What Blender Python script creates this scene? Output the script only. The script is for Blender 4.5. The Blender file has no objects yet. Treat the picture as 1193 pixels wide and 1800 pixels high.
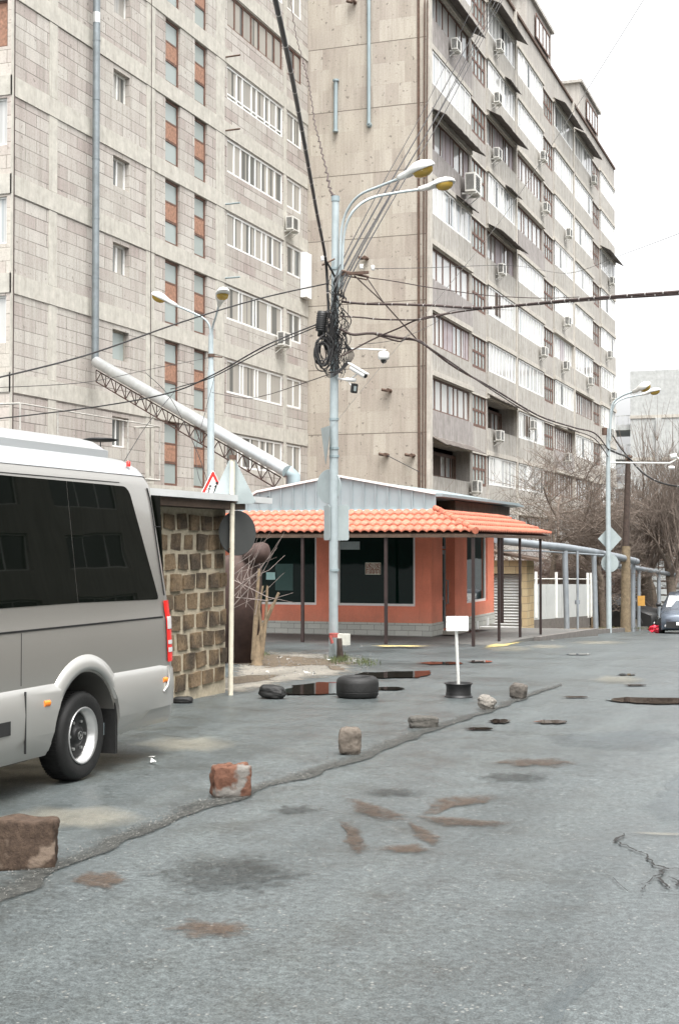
import bpy, math, random
from math import sin, cos, tan, atan, pi, radians
from mathutils import Vector, Matrix, noise
random.seed(7)
# ------------------------------------------------------------------ camera, world, sun
S = bpy.context.scene
TH = radians(19.73); FPX = 2510.0; CAMH = 1.85; PITCH = atan(60 / FPX)
cam = bpy.data.objects.new('camera', bpy.data.cameras.new('camera'))
S.collection.objects.link(cam); S.camera = cam
cam.location = (0, 0, CAMH); cam.rotation_euler = (pi / 2 + PITCH, 0, TH)
cam.data.sensor_fit = 'VERTICAL'; cam.data.sensor_height = 36; cam.data.lens = 36 * FPX / 1800
cam.data.clip_start = .05; cam.data.clip_end = 3000
w = bpy.data.worlds.new('World'); S.world = w; w.use_nodes = True
nt = w.node_tree; nt.nodes.clear()
sky = nt.nodes.new('ShaderNodeTexSky'); sky.sky_type = 'NISHITA'; sky.sun_disc = False
SUN_EL, SUN_AZ = radians(66), radians(140)      # azimuth clockwise from +Y: behind the camera to the right
sky.sun_elevation = SUN_EL; sky.sun_rotation = SUN_AZ; sky.air_density = 1.0; sky.dust_density = 6; sky.ozone_density = 1
hs = nt.nodes.new('ShaderNodeHueSaturation'); hs.inputs['Saturation'].default_value = .06; hs.inputs['Value'].default_value = 1.12
bg = nt.nodes.new('ShaderNodeBackground'); bg.inputs['Strength'].default_value = .15
wo = nt.nodes.new('ShaderNodeOutputWorld')
nt.links.new(sky.outputs[0], hs.inputs['Color']); nt.links.new(hs.outputs[0], bg.inputs['Color']); nt.links.new(bg.outputs[0], wo.inputs['Surface'])
sl = bpy.data.lights.new('sun', 'SUN'); sl.energy = .9; sl.angle = radians(25); sl.color = (1, .96, .9)
so = bpy.data.objects.new('sun', sl); S.collection.objects.link(so)
sd = Vector((sin(SUN_AZ) * cos(SUN_EL), cos(SUN_AZ) * cos(SUN_EL), sin(SUN_EL)))
so.rotation_euler = sd.to_track_quat('Z', 'Y').to_euler()
S.view_settings.view_transform = 'Standard'; S.view_settings.look = 'None'
S.view_settings.exposure = 1.54; S.view_settings.gamma = 1
S.render.engine = 'CYCLES'

# ------------------------------------------------------------------ placing helpers
Fv = Vector((-sin(TH) * cos(PITCH), cos(TH) * cos(PITCH), sin(PITCH)))
Uv = Vector((sin(TH) * sin(PITCH), -cos(TH) * sin(PITCH), cos(PITCH)))
Rv = Vector((cos(TH), sin(TH), 0)); CP = Vector((0, 0, CAMH))
def zg(Y):
    if Y < 8: return 0.
    if Y < 44: return -.0007 * (Y - 8) ** 2
    if Y < 160: return -.907 - .045 * (Y - 44)
    return -.907 - .045 * 116
def ray(x, y): return Fv + Rv * ((x - 596.5) / FPX) + Uv * ((900 - y) / FPX)
def atD(x, y, D): return CP + ray(x, y) * D
def onX(x, y, X): d = ray(x, y); return CP + d * (X / d.x)
def onY(x, y, Y): d = ray(x, y); return CP + d * (Y / d.y)
def onG(x, y):
    d = ray(x, y); t = .5
    while CAMH + t * d.z > zg(t * d.y) and t < 400: t += .01
    p = CP + d * t; p.z = zg(p.y); return p
def base(x, D): p = atD(x, 960, D); p.z = zg(p.y); return p

# ------------------------------------------------------------------ mesh builder
class MB:
    def __init__(s): s.v = []; s.f = []; s.sm = []
    def face(s, pts, sm=False):
        n = len(s.v); s.v += [tuple(p) for p in pts]; s.f.append(tuple(range(n, n + len(pts)))); s.sm.append(sm)
    def add(s, vs, fs, sm=False):
        n = len(s.v); s.v += [tuple(p) for p in vs]; s.f += [tuple(i + n for i in f) for f in fs]; s.sm += [sm] * len(fs)
    def box(s, a, b, M=None):
        x0, y0, z0 = a; x1, y1, z1 = b
        vs = [Vector(p) for p in ((x0,y0,z0),(x1,y0,z0),(x1,y1,z0),(x0,y1,z0),(x0,y0,z1),(x1,y0,z1),(x1,y1,z1),(x0,y1,z1))]
        if M: vs = [M @ p for p in vs]
        s.add(vs, [(0,3,2,1),(4,5,6,7),(0,1,5,4),(1,2,6,5),(2,3,7,6),(3,0,4,7)])
    def pbox(s, P, u0, u1, z0, z1, d0, d1):
        vs = [P(u, z, d) for d in (d0, d1) for (u, z) in ((u0, z0), (u1, z0), (u1, z1), (u0, z1))]
        s.add(vs, [(0,1,2,3),(7,6,5,4),(0,4,5,1),(1,5,6,2),(2,6,7,3),(3,7,4,0)])
    def tube(s, pts, r, n=8, cap=True, sm=True):
        pts = [Vector(p) for p in pts]; rs = r if isinstance(r, (list, tuple)) else [r] * len(pts)
        vs = []; prev = None
        for i, p in enumerate(pts):
            t = (pts[min(i + 1, len(pts) - 1)] - pts[max(i - 1, 0)])
            if t.length < 1e-9: t = Vector((0, 0, 1))
            t.normalize()
            if prev is None: a = t.orthogonal().normalized()
            else:
                a = prev - t * prev.dot(t)
                a = a.normalized() if a.length > 1e-6 else t.orthogonal().normalized()
            prev = a; b = t.cross(a)
            for k in range(n):
                an = 2 * pi * k / n; vs.append(p + (a * cos(an) + b * sin(an)) * rs[i])
        fs = []
        for i in range(len(pts) - 1):
            for k in range(n):
                fs.append((i*n+k, i*n+(k+1) % n, (i+1)*n+(k+1) % n, (i+1)*n+k))
        s.add(vs, fs, sm)
        if cap:
            s.add(vs[:n][::-1], [tuple(range(n))]); s.add(vs[-n:], [tuple(range(n))])
    def lathe(s, prof, n=24, M=None, sm=True):
        vs = []; fs = []
        for (r, z) in prof:
            for k in range(n):
                a = 2 * pi * k / n; p = Vector((r * cos(a), r * sin(a), z)); vs.append(M @ p if M else p)
        for i in range(len(prof) - 1):
            for k in range(n): fs.append((i*n+k, i*n+(k+1) % n, (i+1)*n+(k+1) % n, (i+1)*n+k))
        s.add(vs, fs, sm)
    def prism(s, poly, d, M=None):
        """poly in local xy, extruded d along z"""
        n = len(poly); a = [Vector((x, y, 0)) for x, y in poly]; b = [Vector((x, y, d)) for x, y in poly]
        if M: a = [M @ p for p in a]; b = [M @ p for p in b]
        s.add(a + b, [tuple(range(n))[::-1], tuple(range(n, 2*n))] + [(i, (i+1) % n, n+(i+1) % n, n+i) for i in range(n)])
ORG = {}
def obj(name, mb, mat, parent=None, org=None):
    me = bpy.data.meshes.new(name)
    if parent is not None: o0 = ORG[parent.name]
    elif org is not None: o0 = Vector(org)
    else:
        xs = [v[0] for v in mb.v]; ys = [v[1] for v in mb.v]; zs = [v[2] for v in mb.v]
        o0 = Vector(((min(xs)+max(xs))/2, (min(ys)+max(ys))/2, min(zs)))
    me.from_pydata([(v[0]-o0.x, v[1]-o0.y, v[2]-o0.z) for v in mb.v], [], mb.f)
    me.polygons.foreach_set('use_smooth', mb.sm); me.materials.append(mat); me.update()
    o = bpy.data.objects.new(name, me); S.collection.objects.link(o)
    if parent is not None: o.parent = parent
    else: o.location = o0
    ORG[o.name] = o0.copy(); return o
def tag(o, label, cat, group=None):
    o['label'] = label; o['category'] = cat
    if group: o['group'] = group
    return o
def thing(name, label, cat, loc, group=None):
    o = bpy.data.objects.new(name, None); S.collection.objects.link(o); o.empty_display_size = .2
    o.location = loc; ORG[o.name] = Vector(loc); return tag(o, label, cat, group)
def struct(name, mb, mat, org=None):
    o = obj(name, mb, mat, None, org); o['kind'] = 'structure'; return o
def copy_tree(o, parent=None):
    c = o.copy(); S.collection.objects.link(c)
    if parent: c.parent = parent
    for ch in [x for x in bpy.data.objects if x.parent == o]: copy_tree(ch, c)
    return c

# ------------------------------------------------------------------ materials
class N:
    """small node graph helper"""
    def __init__(s, name, rough=.8, metal=0., spec=.5):
        s.m = bpy.data.materials.new(name); s.m.use_nodes = True; s.t = s.m.node_tree
        s.b = s.t.nodes['Principled BSDF']; s.b.inputs['Roughness'].default_value = rough
        s.b.inputs['Metallic'].default_value = metal; s.b.inputs['Specular IOR Level'].default_value = spec
    def n(s, ty, **kw):
        x = s.t.nodes.new(ty)
        for k, v in kw.items(): setattr(x, k, v)
        return x
    def l(s, a, b): s.t.links.new(a, b)
    def coord(s, kind='Object', scale=(1, 1, 1), rot=(0, 0, 0)):
        if kind == 'World': c = s.n('ShaderNodeNewGeometry').outputs['Position']
        else: c = s.n('ShaderNodeTexCoord').outputs[kind]
        m = s.n('ShaderNodeMapping'); m.inputs['Scale'].default_value = scale; m.inputs['Rotation'].default_value = rot
        s.l(c, m.inputs['Vector']); return m.outputs[0]
    def noise(s, co, scale=5, detail=5, rough=.6):
        x = s.n('ShaderNodeTexNoise'); x.inputs['Scale'].default_value = scale; x.inputs['Detail'].default_value = detail
        x.inputs['Roughness'].default_value = rough; s.l(co, x.inputs['Vector']); return x.outputs['Fac']
    def ramp(s, fac, stops):
        r = s.n('ShaderNodeValToRGB'); e = r.color_ramp.elements
        while len(e) < len(stops): e.new(.5)
        for i, (p, c) in enumerate(stops):
            e[i].position = p; e[i].color = (*c, 1) if len(c) == 3 else c
        s.l(fac, r.inputs[0]); return r.outputs[0]
    def mix(s, fac, a, b, mode='MIX'):
        x = s.n('ShaderNodeMix', data_type='RGBA', blend_type=mode)
        for sock, v in ((x.inputs[0], fac), (x.inputs[6], a), (x.inputs[7], b)):
            if isinstance(v, (int, float)): sock.default_value = v
            elif isinstance(v, tuple): sock.default_value = (*v, 1) if len(v) == 3 else v
            else: s.l(v, sock)
        return x.outputs[2]
    def math(s, op, a, b=None, clamp=False):
        x = s.n('ShaderNodeMath', operation=op, use_clamp=clamp)
        for i, v in enumerate((a, b)):
            if v is None: continue
            if isinstance(v, (int, float)): x.inputs[i].default_value = v
            else: s.l(v, x.inputs[i])
        return x.outputs[0]
    def color(s, c):
        if isinstance(c, tuple): s.b.inputs['Base Color'].default_value = (*c, 1)
        else: s.l(c, s.b.inputs['Base Color'])
    def bump(s, h, strength=.3, dist=.02):
        x = s.n('ShaderNodeBump'); x.inputs['Strength'].default_value = strength; x.inputs['Distance'].default_value = dist
        s.l(h, x.inputs['Height']); s.l(x.outputs[0], s.b.inputs['Normal'])
BW = ((0, 0, 0), (1, 1, 1))
def plain(name, c, rough=.6, metal=0., var=.25, scale=6, spec=.5, bump=0, dirt=None, kind='Object'):
    g = N(name, rough, metal, spec); co = g.coord(kind)
    n = g.noise(co, scale, 6, .65)
    lo = tuple(x * (1 - var) for x in c); hi = tuple(min(1, x * (1 + var)) for x in c)
    col = g.ramp(n, [(.3, lo), (.7, hi)])
    if dirt:
        n2 = g.noise(co, scale * 2.3, 8, .7); col = g.mix(g.ramp(n2, [(dirt[1], BW[0]), (dirt[1] + .1, BW[1])]), col, dirt[0])
    g.color(col)
    if bump: g.bump(g.noise(co, scale * 6, 4, .6), bump, .01)
    return g.m
def cladding(name, cols, bw, bh, mortar, msize, uax='Y', streak=.3, joint=None, bias=0, spots=.5):
    """stone cladding on a wall; cols = two stone colours + a third tint"""
    g = N(name, .9, 0, .2); pos = g.n('ShaderNodeNewGeometry').outputs['Position']
    sep = g.n('ShaderNodeSeparateXYZ'); g.l(pos, sep.inputs[0]); cmb = g.n('ShaderNodeCombineXYZ')
    g.l(sep.outputs[uax], cmb.inputs[0]); g.l(sep.outputs['Z'], cmb.inputs[1]); co = cmb.outputs[0]
    wob = g.n('ShaderNodeMapping'); g.l(co, wob.inputs[0])
    br = g.n('ShaderNodeTexBrick', offset=.5, squash=1.0); g.l(co, br.inputs['Vector'])
    br.inputs['Scale'].default_value = 1; br.inputs['Brick Width'].default_value = bw; br.inputs['Row Height'].default_value = bh
    br.inputs['Mortar Size'].default_value = msize; br.inputs['Bias'].default_value = bias; br.inputs['Mortar Smooth'].default_value = .3
    br.inputs['Color1'].default_value = (*cols[0], 1); br.inputs['Color2'].default_value = (*cols[1], 1); br.inputs['Mortar'].default_value = (*mortar, 1)
    # each stone gets its own tone from a cell noise of brick size
    big = g.noise(g.coord('World', (.35, .35, .35)), 1.2, 3, .5)
    col = g.mix(g.ramp(big, [(.35, BW[0]), (.65, (.6, .6, .6))]), br.outputs['Color'], cols[2])
    fine = g.noise(g.coord('World'), 14, 8, .75)
    col = g.mix(.55, col, g.ramp(fine, [(.25, (.55, .53, .5)), (.5, (1, 1, 1)), (.75, (1.25, 1.22, 1.2))]), 'MULTIPLY')
    if streak:
        sn = g.noise(g.coord('World', (2.2, 2.2, .16)), 2.4, 6, .7)
        col = g.mix(streak, col, g.ramp(sn, [(.3, (.45, .43, .4)), (.55, (1, 1, 1)), (.8, (1.2, 1.2, 1.17))]), 'MULTIPLY')
    if spots:
        sp = g.noise(g.coord('World'), 5.5, 3, .5); col = g.mix(g.ramp(sp, [(.66, BW[0]), (.70, (spots,)*3)]), col, (.10, .085, .075))
    hgt = br.outputs['Fac']
    if joint:
        fz = g.math('FRACT', g.math('DIVIDE', g.math('SUBTRACT', sep.outputs['Z'], joint[0]), joint[1]))
        line = g.math('LESS_THAN', fz, .012)
        col = g.mix(line, col, (.14, .12, .10))
    g.color(col); g.bump(g.math('ADD', g.math('MULTIPLY', hgt, -.6), fine), .5, .02); return g.m
def glass(name, c, rough=.04, curtain=None, spec=.6, var=0):
    g = N(name, rough, 0, spec); co = g.coord('World')
    col = c
    if curtain:
        pos = g.n('ShaderNodeNewGeometry').outputs['Position']; sep = g.n('ShaderNodeSeparateXYZ'); g.l(pos, sep.inputs[0])
        cm = g.n('ShaderNodeCombineXYZ'); g.l(sep.outputs['Y'], cm.inputs[0]); g.l(sep.outputs['X'], cm.inputs[1])
        info = g.n('ShaderNodeObjectInfo'); g.l(g.math('MULTIPLY', info.outputs['Random'], 40.), cm.inputs[2])
        n = g.n('ShaderNodeTexNoise'); n.inputs['Scale'].default_value = 1.7; n.inputs['Detail'].default_value = 2; g.l(cm.outputs[0], n.inputs['Vector'])
        k = g.ramp(n.outputs['Fac'], [(curtain[1], BW[0]), (curtain[1] + .05, BW[1])])
        folds = g.n('ShaderNodeTexWave', wave_type='BANDS', bands_direction='X'); folds.inputs['Scale'].default_value = 3.5
        folds.inputs['Distortion'].default_value = 3; g.l(cm.outputs[0], folds.inputs['Vector'])
        cc = g.mix(folds.outputs['Fac'], tuple(x * .55 for x in curtain[0]), curtain[0])
        col = g.mix(k, c, cc)
    g.color(col); g.bump(g.noise(co, .9, 2, .5), .12, .02); return g.m

M = {}
M['tuff_left'] = cladding('tuff cladding of the pale block', ((.325,.28,.258),(.455,.43,.395),(.41,.395,.355)), 1.25, .405, (.12,.105,.095), .014, 'Y', .42, spots=.55)
M['tuff_leftg'] = cladding('tuff cladding of the gable', ((.42,.365,.335),(.50,.46,.42),(.46,.44,.38)), 1.15, .405, (.17,.15,.13), .012, 'X', .22, spots=.35)
M['tuff_gable'] = cladding('tuff slabs of the end wall', ((.31,.27,.235),(.42,.385,.335),(.41,.375,.315)), .62, 1.01, (.33,.29,.25), .006, 'X', .32, (4.0,3.03), spots=.6)
M['tuff_right'] = cladding('weathered wall of the long block', ((.34,.32,.295),(.38,.36,.33),(.41,.39,.36)), .75, 1.0, (.32,.29,.26), .008, 'Y', .6, spots=.4)
def concrete(name, c, streak=.45, spot=.5):
    g = N(name, .9, 0, .2); co = g.coord('World'); a = g.noise(co, 3, 8, .7)
    col = g.ramp(a, [(.25, tuple(x*.72 for x in c)), (.6, c), (.8, tuple(min(1, x*1.2) for x in c))])
    s = g.noise(g.coord('World', (3, 3, .3)), 2, 6, .7)
    col = g.mix(streak, col, g.ramp(s, [(.3, (.5,.48,.45)), (.6, (1, 1, 1))]), 'MULTIPLY')
    sp = g.noise(co, 25, 3, .5); col = g.mix(g.ramp(sp, [(.68, BW[0]), (.72, (spot,)*3)]), col, (.12,.10,.09))
    g.color(col); g.bump(a, .3, .02); return g.m
M['band'] = concrete('pale concrete of the bands', (.48,.46,.41), .35)
M['spandrel'] = concrete('stained concrete spandrel', (.43,.41,.375), .75)
M['spandrel2'] = concrete('violet grey tuff spandrel', (.35,.325,.31), .7)
M['lintel'] = concrete('light concrete lintel', (.50,.47,.42), .5)
M['conc'] = concrete('rough concrete', (.36,.34,.30), .5)
M['farconc'] = concrete('pale far concrete', (.46,.47,.46), .25, 0.)
M['white'] = plain('white window paint', (.70,.70,.68), .45, 0, .06, 4)
M['whitedirty'] = plain('dirty white paint', (.70,.70,.66), .5, 0, .12, 5, dirt=((.30,.16,.08), .66))
M['brown'] = plain('brown window paint', (.115,.058,.04), .6, 0, .35, 7)
M['orangeply'] = plain('weathered orange plywood', (.27,.145,.095), .75, 0, .4, 9, dirt=((.25,.20,.16), .6))
M['darkwood'] = plain('dark brown boards', (.07,.045,.03), .8, 0, .4, 5)
M['greypanel'] = plain('grey violet filled panel', (.33,.29,.30), .8, 0, .15, 2)
M['glass_dark'] = glass('dark window glass', (.05,.055,.055), .05)
M['glass_grey'] = glass('grey frosted pane', (.28,.32,.305), .2)
M['glass_left'] = glass('window with grey curtain', (.10,.105,.10), .06, ((.42,.40,.36), .42))
M['glass_white'] = glass('white curtain with painted sky reflection', (.30,.33,.34), .05, ((.60,.60,.58), .37), .5)  # curtain white also stands in for sky reflected by the panes
M['glass_shop'] = glass('dark shop glass', (.002,.011,.008), .02, None, .2)
M['glass_bus'] = glass('tinted bus glass', (.002,.003,.002), .015, None, .22)
M['awning'] = plain('dark corrugated awning', (.09,.075,.065), .7, .0, .4, 3)
M['zinc'] = plain('zinc sheet', (.25,.305,.32), .5, .15, .10, 1.5)
M['galv'] = plain('bright galvanised duct', (.60,.62,.62), .32, .75, .12, 3)
M['pipe'] = plain('dull grey downpipe', (.19,.215,.225), .5, .5, .2, 3, dirt=((.16,.10,.07), .68))
M['heatpipe'] = plain('grey painted steel pipe', (.25,.275,.295), .5, .3, .15, 3, dirt=((.25,.15,.10), .70))
M['polepaint'] = plain('pale grey blue pole paint', (.35,.40,.41), .5, .1, .10, 5, dirt=((.26,.19,.13), .68))
M['rust'] = plain('rusty steel', (.10,.062,.045), .75, .2, .4, 8)
M['truss'] = plain('brown rusty truss', (.10,.06,.05), .7, .3, .3, 8)
M['postbrown'] = plain('brown steel post', (.03,.018,.016), .5, .2, .3, 4)
M['cable'] = plain('black cable rubber', (.018,.017,.017), .55, 0, .3, 4)
M['cablebrown'] = plain('brown black cable', (.045,.028,.024), .6, 0, .3, 4)
M['tie'] = plain('pale cable tie', (.38,.36,.34), .5, 0, .1, 3)
M['plast'] = plain('white plastic', (.66,.66,.64), .4, 0, .05, 3)
M['acwhite'] = plain('off white enamel', (.58,.57,.53), .5, 0, .1, 3, dirt=((.35,.28,.2), .7))
M['black'] = plain('black plastic', (.015,.015,.015), .5, 0, .3, 3)
M['lamphead'] = plain('white lamp housing', (.60,.60,.57), .4, 0, .06, 3)
g = N('amber lamp glass', .15); g.color((.36,.235,.04)); M['amber'] = g.m
g = N('orange marker lens', .15); g.color((.75,.20,.02)); M['marker'] = g.m
g = N('red lens', .2); g.color((.70,.02,.015)); M['red'] = g.m
g = N('clear lens', .12); g.color((.55,.53,.52)); M['clear'] = g.m
M['redpaint'] = plain('red sign border', (.62,.03,.025), .4, 0, .05, 3)
M['signwhite'] = plain('white sign face', (.82,.82,.80), .4, 0, .04, 3)
M['signback'] = plain('grey sign back', (.33,.375,.375), .5, .2, .10, 3)
M['signdark'] = plain('dark grey sign back', (.045,.047,.045), .6, .2, .15, 3)
M['signtext'] = plain('pale letters', (.75,.75,.62), .5, 0, .05, 3)
M['signred'] = plain('dark red notice paper', (.20,.05,.03), .6, 0, .15, 3)
M['paper'] = plain('pale cyan paper', (.42,.66,.64), .7, 0, .06, 3)
M['interior'] = plain('dim interior box', (.05,.10,.09), .8, 0, .1, 3)
M['silver'] = None
g = N('silver metallic car paint', .30, .75, .5); co = g.coord('Object'); n = g.noise(co, 320, 2, .5)
g.color(g.ramp(n, [(.3, (.38,.365,.335)), (.7, (.46,.445,.41))])); g.b.inputs['Coat Weight'].default_value = .5; g.b.inputs['Coat Roughness'].default_value = .06; M['silver'] = g.m
g = N('lower silver skirt paint', .34, .6, .5); co = g.coord('Object'); n = g.noise(co, 3, 6, .6)
dz = g.n('ShaderNodeSeparateXYZ'); g.l(co, dz.inputs[0])
dirt = g.math('MULTIPLY', g.math('SUBTRACT', .75, dz.outputs['Z'], True), n)
g.color(g.mix(g.math('MULTIPLY', dirt, .9, True), (.46,.455,.43), (.25,.225,.18))); g.b.inputs['Coat Weight'].default_value = .3; M['skirt'] = g.m
g = N('pale cooler paint and painted roof sky light', .3, .1); g.color((.36,.375,.38)); g.b.inputs['Coat Weight'].default_value = .4; M['busroof'] = g.m  # cooler and hatch colour; on the roof shell it stands for reflected sky
M['tyre'] = plain('tyre rubber', (.0065,.0065,.006), .65, 0, .35, 8, bump=.3)
M['rimsteel'] = plain('silver wheel rim', (.55,.55,.54), .3, .85, .1, 5)
M['rimdark'] = plain('dark wheel hub', (.02,.02,.02), .45, .4, .3, 6)
M['carblue'] = None
g = N('dark blue grey car paint', .25, .5); g.color((.10,.12,.15)); g.b.inputs['Coat Weight'].default_value = .7; M['carblue'] = g.m
def bark(name, c): return plain(name, c, .9, 0, .4, 9, bump=.5)
M['bark'] = bark('grey brown bark', (.12,.095,.072)); M['twig'] = bark('brown twigs', (.17,.135,.11)); M['twigred'] = bark('reddish twigs', (.17,.12,.098))
M['twigpale'] = bark('pale dead branches', (.24,.20,.18)); M['stump'] = bark('tan stump bark', (.20,.15,.095)); M['polewood'] = bark('weathered pole wood', (.17,.13,.08)); M['polewooddark'] = bark('tarred pole wood', (.055,.038,.03))
# orange render
g = N('coral wall render', .9, 0, .2); co = g.coord('World'); n = g.noise(co, 60, 4, .6); n2 = g.noise(co, 1.2, 4, .6)
g.color(g.mix(.6, g.ramp(n, [(.3, (.68,.20,.12)), (.7, (.86,.30,.20))]), g.ramp(n2, [(.3, (.74,.74,.74)), (.7, (1.12,1.12,1.12))]), 'MULTIPLY'))
base_link = g.b.inputs['Base Color'].links[0].from_socket; zz = g.n('ShaderNodeSeparateXYZ'); g.l(g.n('ShaderNodeNewGeometry').outputs['Position'], zz.inputs[0])
splash = g.math('MULTIPLY', g.math('MULTIPLY', g.math('SUBTRACT', .35, zz.outputs['Z'], True), 1.6, True), g.noise(co, 5, 6, .7), True)
run = g.ramp(g.noise(g.coord('World', (7, 7, .5)), 1.5, 5, .7), [(.56, BW[0]), (.75, (.35,.35,.35))])
g.color(g.mix(run, g.mix(splash, base_link, (.30,.20,.15)), (.36,.13,.09))); g.bump(n, .5, .01); M['coral'] = g.m
def brickmat(name, c1, c2, mort, bw, bh, ms, ax='X', bump=.5):
    g = N(name, .85, 0, .2); pos = g.n('ShaderNodeNewGeometry').outputs['Position']
    sep = g.n('ShaderNodeSeparateXYZ'); g.l(pos, sep.inputs[0]); cmb = g.n('ShaderNodeCombineXYZ')
    g.l(g.math('ADD', sep.outputs['X'], sep.outputs['Y']), cmb.inputs[0]); g.l(sep.outputs['Z'], cmb.inputs[1])
    wn = g.noise(g.coord('World'), 6, 3, .5)
    br = g.n('ShaderNodeTexBrick', offset=.5); g.l(cmb.outputs[0], br.inputs['Vector'])
    br.inputs['Scale'].default_value = 1; br.inputs['Brick Width'].default_value = bw; br.inputs['Row Height'].default_value = bh
    br.inputs['Mortar Size'].default_value = ms; br.inputs['Mortar Smooth'].default_value = .2
    br.inputs['Color1'].default_value = (*c1, 1); br.inputs['Color2'].default_value = (*c2, 1); br.inputs['Mortar'].default_value = (*mort, 1)
    n = g.noise(g.coord('World'), 30, 5, .7)
    g.color(g.mix(.5, br.outputs['Color'], g.ramp(n, [(.3, (.7,.7,.7)), (.7, (1.2,1.2,1.2))]), 'MULTIPLY'))
    g.bump(g.math('SUBTRACT', n, br.outputs['Fac']), bump, .01); return g.m
M['greybrick'] = brickmat('grey facing brick', (.50,.50,.455), (.43,.43,.395), (.20,.20,.18), .36, .13, .006)
M['yellowblock'] = brickmat('yellow tuff blocks', (.36,.27,.15), (.42,.34,.21), (.22,.18,.12), .4, .24, .012)
M['shutter'] = plain('grey roller shutter', (.42,.43,.42), .5, .3, .08, 2)
M['fencewhite'] = plain('white fence sheet', (.47,.49,.48), .6, 0, .08, 2, dirt=((.35,.28,.22), .68))
M['terra'] = plain('terracotta roof tile', (.43,.14,.085), .65, 0, .42, 7)
M['mortar'] = plain('rough mortar', (.34,.295,.215), .95, 0, .25, 14, bump=.8)
M['cinder'] = None
g = N('brown cinder block', .95, 0, .1); co = g.coord('World'); n = g.noise(co, 28, 7, .75); n2 = g.noise(co, 2.2, 3, .5)
g.color(g.mix(g.ramp(n2, [(.42, BW[0]), (.6, BW[1])]), g.ramp(n, [(.3, (.11,.078,.048)), (.7, (.28,.205,.13))]), g.ramp(n, [(.3, (.035,.028,.022)), (.7, (.12,.095,.07))]))); g.bump(n, .9, .03); M['cinder'] = g.m
def stonemat(name, c1, c2, c3=None, thr=.5):
    g = N(name, .9, 0, .2); co = g.coord('Object'); n = g.noise(co, 24, 8, .75); n2 = g.noise(co, 5, 3, .5)
    col = g.ramp(n, [(.3, c1), (.7, c2)])
    if c3: col = g.mix(g.ramp(n2, [(thr, BW[0]), (thr + .06, BW[1])]), col, c3)
    g.color(col); g.bump(n, .9, .015); return g.m
# ---- asphalt and ground
def asphalt(name, c, rough=.5, patch=True, agg=.5, alpha=None, spec=.5):
    g = N(name, rough, 0, spec); co = g.coord('World')
    a0 = g.noise(co, 24, 4, .7); a1 = g.noise(co, 90, 3, .7); a = g.math('ADD', g.math('MULTIPLY', a0, .45), g.math('MULTIPLY', a1, .55)); b = g.noise(co, .35, 5, .6); d = g.noise(co, 2.0, 6, .65)
    col = g.ramp(a, [(.36, tuple(x * max(.1, 1 - agg) for x in c)), (.5, c), (.62, tuple(x * (1 + agg * 1.3) for x in c))])
    col = g.mix(.8, col, g.ramp(b, [(.3, (.78,.80,.80)), (.7, (1.18,1.18,1.18))]), 'MULTIPLY')
    col = g.mix(.6, col, g.ramp(d, [(.28, (.55,.53,.50)), (.48, (1, 1, 1)), (.75, (1.15,1.15,1.15))]), 'MULTIPLY')
    vo = g.n('ShaderNodeTexVoronoi'); vo.inputs['Scale'].default_value = 26; g.l(co, vo.inputs['Vector'])
    pick = g.math('MULTIPLY', g.math('LESS_THAN', vo.outputs['Distance'], .2), g.math('GREATER_THAN', g.noise(co, 9, 2, .5), .56))
    tr = g.noise(g.coord('World', (1.1, .09, 1)), 1.6, 4, .6)
    col = g.mix(.8, col, g.ramp(tr, [(.35, (.80,.82,.82)), (.5, (1, 1, 1)), (.66, (1.2,1.2,1.18))]), 'MULTIPLY')
    pt = g.noise(co, .9, 8, .75); col = g.mix(.5, col, g.ramp(pt, [(.36, (.62,.60,.56)), (.46, (1, 1, 1))]), 'MULTIPLY')
    col = g.mix(g.math('MULTIPLY', pick, .35), col, (.36,.35,.32))
    g.color(col)
    rr = g.ramp(g.math('ADD', g.math('MULTIPLY', b, .55), g.math('MULTIPLY', d, .45)), [(.38, (rough - .10,)*3), (.62, (rough + .16,)*3)])
    g.l(rr, g.b.inputs['Roughness'])
    g.bump(a, .35, .008)
    if alpha: alpha(g)
    return g.m
def edge_alpha(scale, thr, soft=.08, mx=1., amp=2.4):
    def f(g):
        co = g.coord('World'); n = g.noise(co, scale, 8, .72)
        at = g.n('ShaderNodeAttribute', attribute_name='edge')
        v = g.math('ADD', g.math('MULTIPLY', at.outputs['Fac'], 1.0), g.math('MULTIPLY', g.math('SUBTRACT', n, .5), amp))
        g.l(g.ramp(v, [(thr, BW[0]), (thr + soft, (mx, mx, mx))]), g.b.inputs['Alpha'])
    return f
M['asphalt'] = asphalt('wet grey asphalt', (.060,.069,.0695), .38, agg=.7)
M['asphalt2'] = asphalt('pale worn asphalt', (.135,.142,.138), .6)
M['rough'] = asphalt('crumbled asphalt edge', (.042,.042,.038), .8, agg=1.1, alpha=edge_alpha(9, .18, .7, .75, 1.6), spec=.3)
M['wetstain'] = asphalt('brown damp stain', (.062,.040,.026), .6, alpha=edge_alpha(10, .3, .9, .62, 2.8), spec=.3)
M['darkstain'] = asphalt('dark damp asphalt', (.026,.027,.025), .6, agg=1.0, alpha=edge_alpha(10, .35, 1.0, .5, 3.2), spec=.3)
M['palestain'] = asphalt('chalky pale wear', (.26,.235,.18), .7, alpha=edge_alpha(2, .1, 1.1, .32, 1.2))
M['yellowpaint'] = asphalt('worn yellow paint', (.50,.40,.16), .7, agg=.3, alpha=edge_alpha(5, .30, .4, .85))
M['wetsheen'] = asphalt('wet streak with painted sheen', (.085,.10,.105), .25, agg=.25, alpha=edge_alpha(1.2, .4, .9, .55, 1.2))  # wet streak, its sheen put into a lighter base colour
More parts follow.
